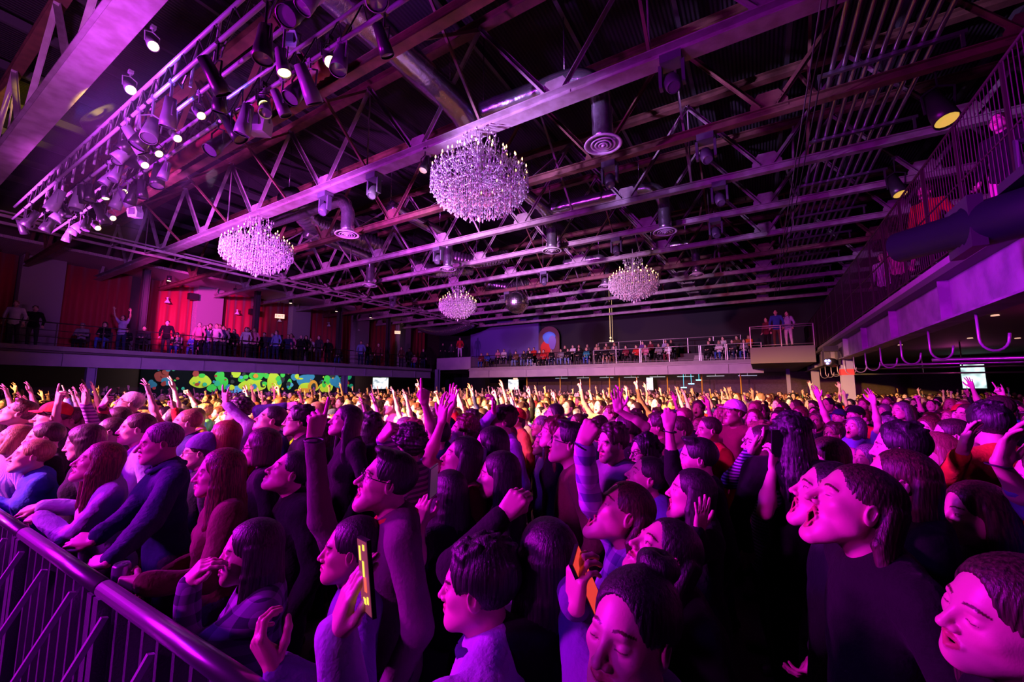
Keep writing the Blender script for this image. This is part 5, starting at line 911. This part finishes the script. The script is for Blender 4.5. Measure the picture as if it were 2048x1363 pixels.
hero('shouting fair youth with a lavender sleeve raised', 1003, 842, 3.0, 14, 14, open=1, hair='messy', hairc='brown', cloth='lavender', ar=dict(p=(987, 824, 2.9), g='relax', hd=(.1, 1, 0), pole=(-1, -.3, 0)))
hero('woman with glasses and black hair in profile, above another profile', 980, 893, 2.35, 2, 3, fem=1, glasses=1, hair='long', hairc='black', cloth='charcoal')
hero('woman with long black hair in calm profile in the middle of the crowd', 996, 950, 2.0, 0, 2, fem=1, hair='long', hairc='black', cloth='black')
hero('man with swept black hair and glasses looking up, left of the plaid sleeve', 1136, 886, 2.15, 6, 14, glasses=1, hair='quiff', hairc='black', cloth='olive', open=.2)
hero('bearded man with messy dark hair and grey hood behind the plaid sleeve', 1224, 887, 2.45, 38, 0, beard=.6, hair='messy', hairc='dark brown', cloth='grey', hood=1)
hero('bald man facing left with a wide open hand raised above him', 1248, 858, 2.95, -10, 12, hair='buzz', cloth='black', ar=dict(p=(1236, 820, 2.9), g='open', hd=(-.1, 1, 0), bn=(0, 0, -1), sleeve='short', pole=(1, -.5, 0)))
hero('dark-bearded man with quiffed hair in profile, right of the raised fist', 1394, 917, 2.25, 8, 4, beard=.55, hair='quiff', hairc='black', cloth='black', nose=1.15)
hero('shouting woman with long black hair, fist high in a black sleeve, other hand open', 1380, 986, 1.9, 8, 14, open=1.4, fem=1, hair='long', hairc='black', cloth='black', ar=dict(p=(1338, 852, 2.0), g='fist', hd=(.12, 1, 0), bn=(-.3, 0, .9), sleeve='mid', pole=(-.5, -1, 0)), al=dict(p=(1398, 1062, 1.72), g='open', hd=(.15, 1, 0), bn=(.3, 0, .9), pole=(.3, -1, 0)))
hero('singing woman in a light blue top with head tipped back', 1292, 955, 2.1, 14, 26, open=.6, fem=1, hair='bun', hairc='black', cloth='light blue')
hero('woman with glasses and wavy black hair facing half towards the camera', 1288, 905, 2.65, 32, 2, open=.2, glasses=1, fem=1, hair='wavy', hairc='black', cloth='maroon')
hero('man with glasses and cropped hair in profile, filming with a raised phone', 1524, 888, 2.35, 10, 8, glasses=1, hair='buzz', hairc='dark brown', cloth=KNIT(), al=dict(p=(1546, 935, 2.1), g='grip', hd=(.15, 1, 0), bn=(.3, 0, .9), sleeve='short', pole=(-.2, -1, .2)), ar=dict(p=(1500, 905, 2.3), g='flat', hd=(.5, .6, 0), pole=(-1, -.5, 0)))
hero('woman with light brown hair blown back, mouth slightly open, right of the dark gap', 1652, 915, 2.25, 12, 8, open=.5, fem=1, hair='long', hairc='brown', cloth='black')
hero('man with a mop of dark tousled hair seen from the side at right', 1798, 898, 1.86, 4, 4, hair='messy', hairc='black', cloth='black')
hero('woman with brown hair over her shoulders behind the long-haired shouting man', 1796, 962, 1.62, 6, 14, fem=1, hair='swept', hairc='brown', cloth='black')
hero('serious woman with long brown hair looking left near the right edge', 1950, 1028, 1.66, 34, 2, fem=1, hair='long', hairc='brown', cloth='charcoal')
hero('bearded man looking left near the right edge, behind the orange sleeve', 1903, 872, 2.7, 18, 0, beard=.6, hair='short', hairc='dark brown', cloth='brown')
hero('dark-haired person from behind in an orange jacket with one palm raised', 1976, 850, 2.15, -55, 4, hair='messy', hairc='black', cloth='orange', al=dict(p=(1925, 905, 1.85), g='flat', hd=(.35, 1, 0), bn=(-.2, 0, -1), pole=(-.6, -1, 0)))
hero('person at the right edge with a grey-blue sleeve and a raised wristband hand', 2100, 965, 1.6, 0, 4, hair='short', hairc='brown', cloth='light blue', ar=dict(p=(1998, 925, 1.5), g='wave', hd=(.35, .9, 0), bn=(-.3, 0, -.9), sleeve='mid', pole=(-.4, -1, 0)))
hero('blond woman in a light blue jacket facing left near the right edge', 1870, 905, 2.3, 26, 2, fem=1, hair='long', hairc='blond', cloth='light blue')
hero('bald man with glasses standing out above the crowd at the right edge', 1995, 820, 3.1, 22, 0, glasses=1, hair='buzz', cloth='black')
hero('dark figure from behind with a big mass of black hair, right of the filming man', 1584, 872, 2.15, -88, 0, hair='wavy', hairc='black', cloth='black', bulk=1.1)
hero('man with combed brown hair gazing up at the far left edge', 35, 826, 3.4, 2, 28, hair='quiff', hairc='brown', cloth='grey', open=.4)
hero('person in a red cap at the far left', 104, 832, 3.35, 0, 6, hair='short', cap='red', cloth='charcoal')
hero('white-haired man with glasses looking up, brightly lit, left of the mural', 258, 806, 3.9, 8, 20, hair='short', hairc='white', glasses=1, cloth='black')
hero('man with dark cropped hair in a black jacket, left of the woman in lavender denim', 88, 876, 2.95, 0, 2, hair='short', hairc='dark brown', cloth='black', coat=1)
hero('woman with brown bobbed hair looking down beside the denim jacket woman', 168, 884, 2.75, -8, -8, fem=1, hair='bob', hairc='dark brown', cloth='black')
hero('fair-haired woman with a dark patterned jacket at the left edge', 24, 880, 3.0, 0, 24, fem=1, hair='bob', hairc='blond', cloth=m_stripe('navy_print', (.10, .08, .35), (.30, .22, .55), 22, 'X'), lean=.08)
hero('older woman with short light hair at the left edge in a blue coat', 62, 912, 2.75, 4, 12, fem=1, hair='short', hairc='blond', cloth='blue', coat=1, lean=.10, al=dict(p=(-20, 1000, 2.7)))
hero('fair-haired man in a navy coat looking up, left of centre', 372, 846, 3.4, 6, 12, hair='short', hairc='blond', cloth='navy', coat=1, hood=1)
hero('man with dark-rimmed glasses behind the man in the lavender hoodie', 218, 862, 3.3, 0, 16, glasses=1, hair='short', cloth='charcoal')
hero('person with a round mass of black hair left of centre', 476, 822, 3.7, 10, 8, glasses=1, hair='curly', hairc='black', cloth='brown')
hero('pink-lit woman with a fringe and a raised sleeved arm, left of centre', 446, 874, 2.9, -10, 6, fem=1, hair='bob', hairc='red', cloth='lavender', ar=dict(p=(452, 806, 3.1), g='horns', hd=(-.1, 1, 0), bn=(-.4, 0, .9), pole=(.5, -1, 0)))
hero('person with a striped sleeve and a big open palm raised at far left', 186, 846, 3.5, 0, 12, hair='short', cloth=STR(), ar=dict(p=(171, 806, 3.3), g='flat', hd=(0, 1, 0), bn=(.2, 0, -1), pole=(.6, -1, 0)))
hero('person with a bare bent arm and crossed fingers at far left', 140, 840, 3.45, 4, 14, open=.4, hair='short', hairc='brown', cloth='white', ar=dict(p=(116, 806, 3.3), g='point', hd=(.1, 1, 0), bn=(-.4, 0, .9), sleeve='short', pole=(-.6, -1, 0)))
hero('person in a red plaid shirt pointing sideways at far left', 232, 838, 3.7, 0, 10, hair='short', cloth=PL_RED(), ar=dict(p=(205, 812, 3.5), g='point', hd=(.5, .8, 0), bn=(-.2, .3, .9), pole=(-.4, -1, 0)))
# things held
def can(label, p, r, h, m):
    o = MB().lathe([(.001, -h / 2), (r * .85, -h / 2), (r, -h / 2 + .008), (r, h / 2 - .012), (r * .8, h / 2), (r * .72, h / 2 - .004), (.001, h / 2 - .004)], (0, 0, 0), 24).build('drink_can', m, None, True); o.location = p; MB().box((0, .008, h / 2), (.012, .022, .002)).build('pull_tab', BAR, o); return tag(o, label, 'can')
can('tall dark drinks can held on the barrier by the woman in the brown coat', tuple(at_depth(240, 1166, 1.77)), .032, .168, mat('can_paint', (.25, .2, .35), .25, .7))
def cam_rot(right, up): r = cdir(right); r /= np.linalg.norm(r); u = cdir(up); u -= r * (u @ r); u /= np.linalg.norm(u); return np.stack([r, u, np.cross(r, u)], 1)
ph = phone(tuple(at_depth(733, 1150, .90)), cam_rot((.55, .22, .75), (.10, 1, .15)), 'phone filming the stage, held up by the man in the lavender jacket', (.42, .06, .12), on=.6)
YG = mat('phone_picture_yellow', (.1, .1, .02), .3, emit=(1, .75, .05), estr=1.6); RGm = mat('phone_picture_red', (.1, .02, .02), .3, emit=(1, .12, .05), estr=1.2)
for x, y, a, b, m in ((-.018, .045, .010, .030, YG), (.012, .060, .012, .012, YG), (.002, .015, .011, .032, YG), (.008, -.015, .016, .030, RGm), (-.004, -.05, .018, .012, YG), (.018, -.045, .009, .014, YG), (-.015, -.066, .010, .006, YG)): MB().box((x, y, .0062), (a, b, .0006)).build('bright_patch', m, ph)
phone(tuple(at_depth(866, 962, 1.96)), cam_rot((.35, .1, -1), (.12, 1, 0)), 'dark phone held up by the black-haired person seen from behind', (.2, .05, .2), on=.3)
phone(tuple(at_depth(1170, 1160, 1.04)), cam_rot((.35, .25, -.95), (-.38, 1, 0)), 'phone with a red glow held by the woman with closed eyes', (1, .06, .05), on=.8)
phone(tuple(at_depth(1556, 886, 2.36)), cam_rot((-1, 0, 0), (.05, 1, 0)), 'phone with a pale pink back held by the man with cropped hair and glasses', (.8, .2, .6), on=.5)
for k, (px, py, d) in enumerate(((1165, 893, 1.555), (1340, 862, 2.26), (1997, 930, 1.5), (628, 880, 1.56))):
    p = at_depth(px, py, d); v = cdir((.45, .9, 0) if k == 0 else (.1, 1, 0)); x, y, z = frame_of(v); tag(MB().tube([p + .033 * (cos(a) * x + sin(a) * y) for a in np.arange(18) * pi / 9], .0035, 6, closed=True).build('wristband', mat('band_dark', (.02, .01, .03), .5), None, True), ['dark elastic wristband on the fist with the plaid sleeve', 'thin dark wristband on the high fist with the black sleeve', 'dark wristband on the raised hand at the right edge', 'thin wristband on the arm pointing up'][k], 'wristband')
# ---------------------------------------------------------------- rest of the crowd
G_ = np.array([-9.0, -2.5])
MAXD = 7.6
def proj(p):
    v = np.asarray(p, float) - CAMP; z = v @ CF; return 1024 + FL * (v @ CR) / z, 681.5 - FL * (v @ CU) / z, z
ARM = {'none': {}, 'point': dict(arm_r=dict(w=(.30, .16, 1.93), g='point', pole=(1, .2, -.3))), 'open': dict(arm_l=dict(w=(-.26, .20, 1.92), g='open', sleeve='short', pole=(-1, .2, -.3))), 'fist': dict(arm_r=dict(w=(.24, .24, 1.86), g='fist', sleeve='mid', pole=(1, .2, -.4))),
       'both': dict(arm_l=dict(w=(-.30, .15, 1.90), g='wave', sleeve='short', pole=(-1, .2, -.3)), arm_r=dict(w=(.30, .15, 1.94), g='wave', sleeve='short', pole=(1, .2, -.3))), 'horns': dict(arm_l=dict(w=(-.28, .16, 1.90), g='horns', pole=(-1, .2, -.3)))}
PROT = []
def proto(fem, hair, arm, pitch, **k): o = dict(fem=fem, hair=hair, pitch=pitch, head=(0, .03, 1.60), **ARM[arm]); o.update(k); PROT.append((o, arm, person_meshes(o, .0065, .028, .0105, .0065)))
proto(0, 'short', 'none', 8); proto(1, 'long', 'none', 10, open=.5); proto(0, 'curly', 'none', 14, open=.8); proto(1, 'bob', 'none', 6, smile=1); proto(0, 'quiff', 'none', 2, beard=.6); proto(1, 'wavy', 'none', 12); proto(1, 'bun', 'none', 12, open=.4)
proto(0, 'messy', 'none', 6, beard=.5, glasses=1); proto(0, 'buzz', 'none', 4); proto(0, 'short', 'none', 10, capm=1)
proto(0, 'short', 'point', 14, open=.6); proto(1, 'long', 'open', 16, open=.8); proto(0, 'messy', 'fist', 10); proto(1, 'bob', 'both', 18, open=.9); proto(0, 'quiff', 'horns', 8, beard=.4); proto(1, 'pony', 'none', 8)
PM = []
for o, arm, g in PROT:
    me = mk_mesh('crowd_skin', g['skin'][0], g['skin'][1]); set_tint(me, g['skin'][2]); me.materials.append(m_skin('light'))
    d = {k: mk_mesh('crowd_' + k, *g[k]) for k in ('shirt', 'hair', 'trousers', 'shoe')}
    for q in d.values(): q.materials.append(m_cloth('black'))
    PM.append((me, d))
SK = ['fair', 'light', 'light', 'light', 'fair', 'tan', 'brown', 'tan']; HC = ['black', 'black', 'dark brown', 'dark brown', 'brown', 'brown', 'blond', 'auburn', 'grey']
CC = ['black', 'black', 'black', 'charcoal', 'navy', 'grey', 'white', 'maroon', 'red', 'olive', 'lavender', 'light blue', 'green', 'brown', 'tan', 'pink', 'teal', 'yellow']
HW = {'short': 'short %s hair', 'long': 'long %s hair', 'curly': 'curly %s hair', 'bob': '%s bobbed hair', 'quiff': 'swept-up %s hair', 'wavy': 'wavy %s hair', 'bun': '%s hair in a bun', 'messy': 'tousled %s hair', 'buzz': 'cropped %s hair', 'pony': '%s ponytail'}
AW = {'none': '', 'point': ', pointing up', 'open': ', open hand up', 'fist': ', fist raised', 'both': ', both hands up', 'horns': ', hand sign raised'}
used = {}
def setm(ob, m): s = ob.material_slots[0]; s.link = 'OBJECT'; s.material = m
def clone(i, loc, rz, sc, cl, hc, sk, label, group, rx=0, legs='charcoal'):
    me, d = PM[i]; o = PROT[i][0]; r = link('person', me); r.location = loc; r.rotation_euler = (0, 0, rz); r.scale = (sc, sc, sc); setm(r, m_skin(sk)); tag(r, label, 'person', group)
    for k, m in (('shirt', m_cloth(cl)), ('hair', m_hair(hc)), ('trousers', m_cloth(legs)), ('shoe', mat('shoe_dark', (.03, .03, .035), .5))): q = link(k, d[k], None, r); setm(q, m)
    G = PROT[i][2]['_']
    if o.get('capm'): add_cap(r, G['hc'], G['R'], m_cloth(RND.choice(['white', 'red', 'black', 'navy'])))
    if o.get('glasses'): add_glasses(r, G['hc'], G['R'], mat('glasses_frame', (.02, .02, .02), .25))
    return r
def where(px, dep, Y):
    a = ['far left', 'left under the mural', 'left of centre', 'centre left', 'centre', 'centre right', 'right of centre', 'near dark gap', 'by red-banded post', 'right edge'][sum(px > q for q in (200, 420, 640, 860, 1060, 1260, 1480, 1640, 1860))]
    return a + ', ' + ('near front' if dep < 4.0 else 'fourth row' if dep < 4.8 else 'midway back' if dep < 5.8 else 'farther back')
cand = []
for iy in range(58):
    for ix in range(80):
        x = -29 + ix * .54 + (.27 if iy % 2 else 0) + RND.uniform(-.14, .14); y = .98 + iy * .54 + RND.uniform(-.14, .14)
        if y > 32 or x > 13: continue
        hz = RND.gauss(1.535, .065); hz = min(1.70, max(1.40, hz)); px, py, dep = proj((x, y, hz))
        if dep < 2.3 or px < -120 or px > 2170: continue
        if y > 10 and RND.random() < .18 + .015 * (y - 10): continue
        if any((x - h[2]) ** 2 + (y - h[3]) ** 2 < .40 ** 2 for h in HEROES): continue
        if any(abs(px - h[4]) < 107 / h[6] + 80 / dep and abs(py - h[5]) < 100 / h[6] + 90 / dep and dep < h[6] + .1 for h in HEROES): continue
        if dep < 3.2 and any(abs(px - h[4]) < 45 and dep < h[6] + .3 for h in HEROES): continue
        if (x + 27.15) ** 2 + (y - 6.6) ** 2 < .16 or (x - 2.62) ** 2 + (y - 18.2) ** 2 < .2: continue
        cand.append((dep, x, y, hz, px))
cand.sort(); NI = 150
rows = []
for n, (dep, x, y, hz, px) in enumerate(cand):
    f = np.array([G_[0] - x, G_[1] - y]); rz = math.atan2(-f[0], f[1]) + RND.gauss(0, .22)
    up = RND.random() < ((.20 if x < -3 else .10) if dep < 9 else .09); ids = [i for i in range(len(PROT)) if (PROT[i][1] != 'none') == up]; i = RND.choice(ids); cl, hc, sk = RND.choice(CC), RND.choice(HC), RND.choice(SK)
    if n < NI:
        o, arm, g = PROT[i]; sex = 'woman' if o['fem'] else 'man'; lab = '%s, %s, %s top%s, %s' % (sex, HW[o['hair']] % hc, cl, AW[arm], where(px, dep, y))
        if o.get('capm'): lab = lab.replace('%s, %s' % (sex, HW['short'] % hc), 'man in a cap')
        tries = 0
        while lab in used and tries < 40:
            tries += 1; old = cl; cl = RND.choice(CC); lab = lab.replace(', %s top' % old, ', %s top' % cl)
        used[lab] = 1
        clone(i, (x, y, 0), rz, hz / 1.6, cl, hc, sk, lab, 'people standing in the middle of the crowd', legs=RND.choice(['charcoal', 'navy', 'black']))
    else: rows.append((x, y, hz, rz, i % 16, cl, hc, sk, dep))
# everyone farther back: one crowd that nobody could count
LOD = []
for o, arm, g in PROT:
    oo = dict(o); oo.pop('capm', 0); two = []
    for res in ((.013, .05, .020, .012), (.024, .085, .034, .020)):
        g2 = person_meshes(oo, *res)
        for k in ('shirt', 'trousers', 'skin', 'hair'):
            V, Q = g2[k][0], g2[k][1]; keep = V[Q][:, :, 2].min(1) > (1.12 if k != 'trousers' else 9); Q = Q[keep]; u, inv = np.unique(Q, return_inverse=True); g2[k] = (V[u], inv.reshape(Q.shape), g2[k][2][u] if k == 'skin' else None)
        two.append(g2)
    LOD.append(two)
VV = []; QQ = []; CCc = []; nn = 0
far = [(np.array(SKIN[s]), ) for s in SK]
hip = .9
for (x, y, hz, rz, i, cl, hc, sk, dep) in rows:
    g = LOD[i][1 if dep > 11 else 0]; c, s = cos(rz), sin(rz); sc = hz / 1.6
    for k, colr in (('skin', SKIN[sk]), ('hair', HAIRC[hc]), ('shirt', CLOTH[cl]), ('trousers', (.03, .03, .04))):
        V, Q = g[k][0], g[k][1]
        if not len(Q): continue
        P = np.stack([(V[:, 0] * c - V[:, 1] * s) * sc + x, (V[:, 0] * s + V[:, 1] * c) * sc + y, V[:, 2] * sc], 1); C = np.ones((len(V), 4), np.float32); C[:, :3] = colr
        if k == 'skin': C[:, :3] *= g[k][2][:, :3]
        VV.append(P); QQ.append(Q + nn); CCc.append(C); nn += len(V)
me = mk_mesh('distant_crowd', np.concatenate(VV), np.concatenate(QQ)); set_tint(me, np.concatenate(CCc))
tag(link('distant_crowd', me, mat('distant_people', (1, 1, 1), .6, attr='tint', spec=.3)), 'dense crowd of people standing far back on the hall floor', 'crowd', kind='stuff')
# balcony people
def seatp(): pass
SIT = []
for fem, hair, extra in ((0, 'short', {}), (1, 'long', {}), (0, 'quiff', {'beard': .5}), (1, 'bob', {})):
    o = dict(fem=fem, hair=hair, pitch=-2, head=(0, .03, 1.18), sit=1, arm_l=dict(w=(-.10, .34, .74), g='relax'), arm_r=dict(w=(.10, .34, .74), g='relax')); o.update(extra); g = person_meshes(o, .010, .035, .016, .012); me = mk_mesh('seated_skin', g['skin'][0], g['skin'][1]); set_tint(me, g['skin'][2]); me.materials.append(m_skin('light'))
    d = {k: mk_mesh('seated_' + k, *g[k]) for k in ('shirt', 'hair', 'trousers', 'shoe')}; [q.materials.append(m_cloth('black')) for q in d.values()]; SIT.append((o, me, d))
CH = MB(); CH.bb((-.22, -.22, .40), (.22, .22, .44)).bb((-.22, -.24, .44), (.22, -.20, .86)); [CH.bb((sx * .2 - .02, sy * .2 - .02, 0), (sx * .2 + .02, sy * .2 + .02, .40)) for sx in (-1, 1) for sy in (-1, 1)]; chair_me = CH.mesh('chair')
def sitter(i, x, y, z, rz, cl, hc, sk, label, group, legs):
    o, me, d = SIT[i]; ch = link('chair', chair_me); (chair_me.materials or chair_me.materials.append(BLK2)); ch.location = (x, y, z); ch.rotation_euler = (0, 0, rz); ch.scale = (1.12,) * 3; tag(ch, 'dark chair under the %s' % label[:60].rsplit(',', 1)[0], 'chair', 'chairs on the balconies')
    r = link('person', me); r.location = (x, y, z); r.scale = (1.12,) * 3; r.rotation_euler = (0, 0, rz); setm(r, m_skin(sk)); tag(r, label, 'person', group)  # seated people and their chairs enlarged as well, towards their size in the image
    for k, m in (('shirt', m_cloth(cl)), ('hair', m_hair(hc)), ('trousers', m_cloth(legs)), ('shoe', mat('shoe_dark', (.03, .03, .035), .5))): setm(link(k, d[k], None, r), m)
def face_rz(x, y, j=.1): f = np.array([G_[0] - x, G_[1] - y]); return math.atan2(-f[0], f[1]) + RND.gauss(0, j)
def stand(x, y, z, cl, legs, lab, i=None, group=None, sc=1.0, hc=None, sk=None):
    clone(RND.choice([0, 1, 3, 4, 5, 7, 15]) if i is None else i, (x, y, z), face_rz(x, y), sc * RND.uniform(1.10, 1.19), cl, hc or RND.choice(HC), sk or RND.choice(SK[:6]), lab, group, legs=legs)  # standing balcony people are scaled above life size to reach their size in the image
# left balcony: (px of the person along the edge, pose)
pl_ = [(20, 0, 'white'), (60, 1, 'black'), (160, 2, 'grey'), (205, 2, 'black'), (240, 0, 'lavender'), (250, 2, 'black'), (285, 2, 'charcoal'), (330, 0, 'black'), (352, 2, 'grey'), (395, 0, 'pink'), (412, 0, 'lavender'), (385, 2, 'blue'), (430, 0, 'white'), (455, 0, 'black'), (466, 0, 'charcoal'), (490, 0, 'white'), (505, 0, 'black'), (527, 0, 'charcoal'), (551, 0, 'light blue'), (575, 0, 'navy'), (562, 0, 'lavender'), (601, 0, 'black'), (611, 0, 'black'), (620, 0, 'white'), (637, 0, 'charcoal'), (655, 0, 'black'), (678, 2, 'black'), (722, 0, 'light blue'), (735, 0, 'black'), (741, 2, 'lavender'), (757, 0, 'maroon'), (803, 0, 'brown'), (818, 2, 'black'), (847, 0, 'black'), (849, 2, 'pink'), (862, 0, 'charcoal'), (868, 2, 'black')] + [(RND.randint(384, 660), 0, RND.choice(['white', 'black', 'pink', 'navy', 'maroon', 'grey', 'charcoal'])) for _ in range(16)]
nl = {}
for k, (px, mode, cl) in enumerate(pl_):
    back = .35 + .75 * (k % 3) + (.3 if mode == 2 else 0); d = ray(px, 700); t = (-27.2 - back) / d[0]; y = d[1] * t; x = -27.2 - back
    if y > 29.8: y = 29.8 - .3 * (k % 3)
    near = 'dim purple end' if y < 10 else 'bright curtains end' if y < 15 else 'middle' if y < 22 else 'far end'; lab = '%s, %s top, %s of the left balcony, %s' % (['standing person', 'standing person', 'seated person'][mode], cl, ['rail row', 'second row', 'back row'][k % 3], near)
    nl[lab] = nl.get(lab, 0) + 1
    if nl[lab] > 1: lab += ', further along' if nl[lab] == 2 else ', farthest one'
    if mode == 2: sitter(k % 4, x, y, 3.8, face_rz(x, y), cl, RND.choice(HC), RND.choice(SK[:6]), lab, 'people on the left balcony', RND.choice(['navy', 'black', 'blue']))
    else: stand(x, y, 3.8, cl, RND.choice(['navy', 'charcoal', 'black']), lab, group='people on the left balcony', i=13 if px == 240 else None)
# back balcony rows
fr = [(963, 'maroon', 'blue'), (975, 'blue', 'brown'), (1032, 'brown', 'light blue'), (1048, 'charcoal', 'light blue'), (1060, 'black', 'light blue'), (1079, 'maroon', 'black'), (1087, 'red', 'black'), (1103, 'black', 'navy'), (1122, 'grey', 'light blue'), (1136, 'black', 'light blue'), (1158, 'black', 'charcoal'), (1173, 'teal', 'blue'), (1193, 'black', 'black'), (1211, 'black', 'tan'), (1228, 'charcoal', 'brown'), (1252, 'maroon', 'black'), (1273, 'red', 'black'), (1291, 'pink', 'grey'), (1318, 'grey', 'black'), (1337, 'white', 'maroon'), (1418, 'black', 'black'), (1439, 'white', 'blue'), (1465, 'charcoal', 'navy'), (1489, 'grey', 'blue')]
bk = [(996, 'pink'), (1008, 'white'), (1058, 'charcoal'), (1068, 'red'), (1130, 'black'), (1146, 'white'), (1158, 'black'), (1175, 'charcoal'), (1194, 'tan'), (1213, 'brown'), (1229, 'grey'), (1286, 'purple'), (1302, 'maroon'), (1332, 'lavender'), (1343, 'black'), (1421, 'black'), (1447, 'white'), (1475, 'brown'), (1499, 'orange')]
for r, (lst, yy, zz, nm_) in enumerate(((fr, 31.5, 3.8, 'front row'), (bk, 33.3, 4.25, 'second row'))):
    for k, it in enumerate(lst):
        p = at_y(it[0], 700, yy); lab = 'seated person, %s top, %s of back balcony, %s' % (it[1], nm_, 'left end' if it[0] < 1020 else 'left half' if it[0] < 1120 else 'middle' if it[0] < 1240 else 'pink-lit section' if it[0] < 1360 else 'right of the stairs')
        nl[lab] = nl.get(lab, 0) + 1
        if nl[lab] > 1: lab += ', next to a similar one'
        sitter((k + r) % 4, float(p[0]), yy, zz, face_rz(p[0], yy), it[1], RND.choice(HC), RND.choice(SK[:6]), lab, 'people seated on the back balcony', it[2] if r == 0 else 'black')
for px, yy, z, cl, legs, lab, i, sc in ((920, 31.4, 4.9, 'red', 'white', 'man in a red jacket and white trousers standing alone on the left corner platform', 4, 1.13), (1556, 24.4, 4.0, 'blue', 'brown', 'tall man in a blue sweater standing on the right corner platform', 0, 1.10), (1579, 24.4, 4.0, 'lavender', 'white', 'person in white trousers beside the tall man on the right corner platform', 1, 1.04), (1536, 25.6, 4.0, 'maroon', 'black', 'dark figure behind the rail of the right corner platform', 3, 1.0), (886, 31.6, 4.9, 'black', 'black', 'first of two dark figures left of the man in the red jacket', 8, .9), (903, 32.6, 4.9, 'charcoal', 'black', 'second dark figure left of the man in the red jacket', 0, .9)):
    p = at_y(px, 690, yy); clone(i, (float(p[0]), yy, z), face_rz(p[0], yy), sc, cl, 'dark brown', 'light', lab, None, legs=legs)
# right balcony, behind the mesh
for px, py, dd, cl, lab, i in ((2002, 245, 9.6, 'black', 'bald person leaning forward behind the near mesh railing at top right', 8), (1852, 385, 13.0, 'red', 'person behind the mesh railing, second from the right edge', 2), (1800, 545, 15.5, 'pink', 'person with pink sleeves behind the mesh railing over the beam', 3), (1770, 560, 17.5, 'white', 'person in a white top behind the mesh railing', 0), (1625, 640, 30, 'maroon', 'person at the far end of the right balcony railing', 1)):
    d = ray(px, py); t = (3.0) / d[0]; y = d[1] * t; zz = 1.95 + d[2] * t
    clone(i, (3.0, float(min(y, 28)), 3.8), face_rz(3, y), float(min(1.2, max(1.0, (zz - 3.8) / 1.6))), cl, 'dark brown', 'light', lab, None, legs='pink' if px == 2002 else 'black')
for k, y in enumerate((9.2, 12.0, 16.0, 21.0)):
    tag(MB().box((3.4, y, 4.5), (.7, .7, .04)).tube([(3.4, y, 3.8), (3.4, y, 4.5)], .03, 8).build('cafe_table', BLK2), 'small dark standing table on the right balcony', 'table', 'tables on the right balcony')
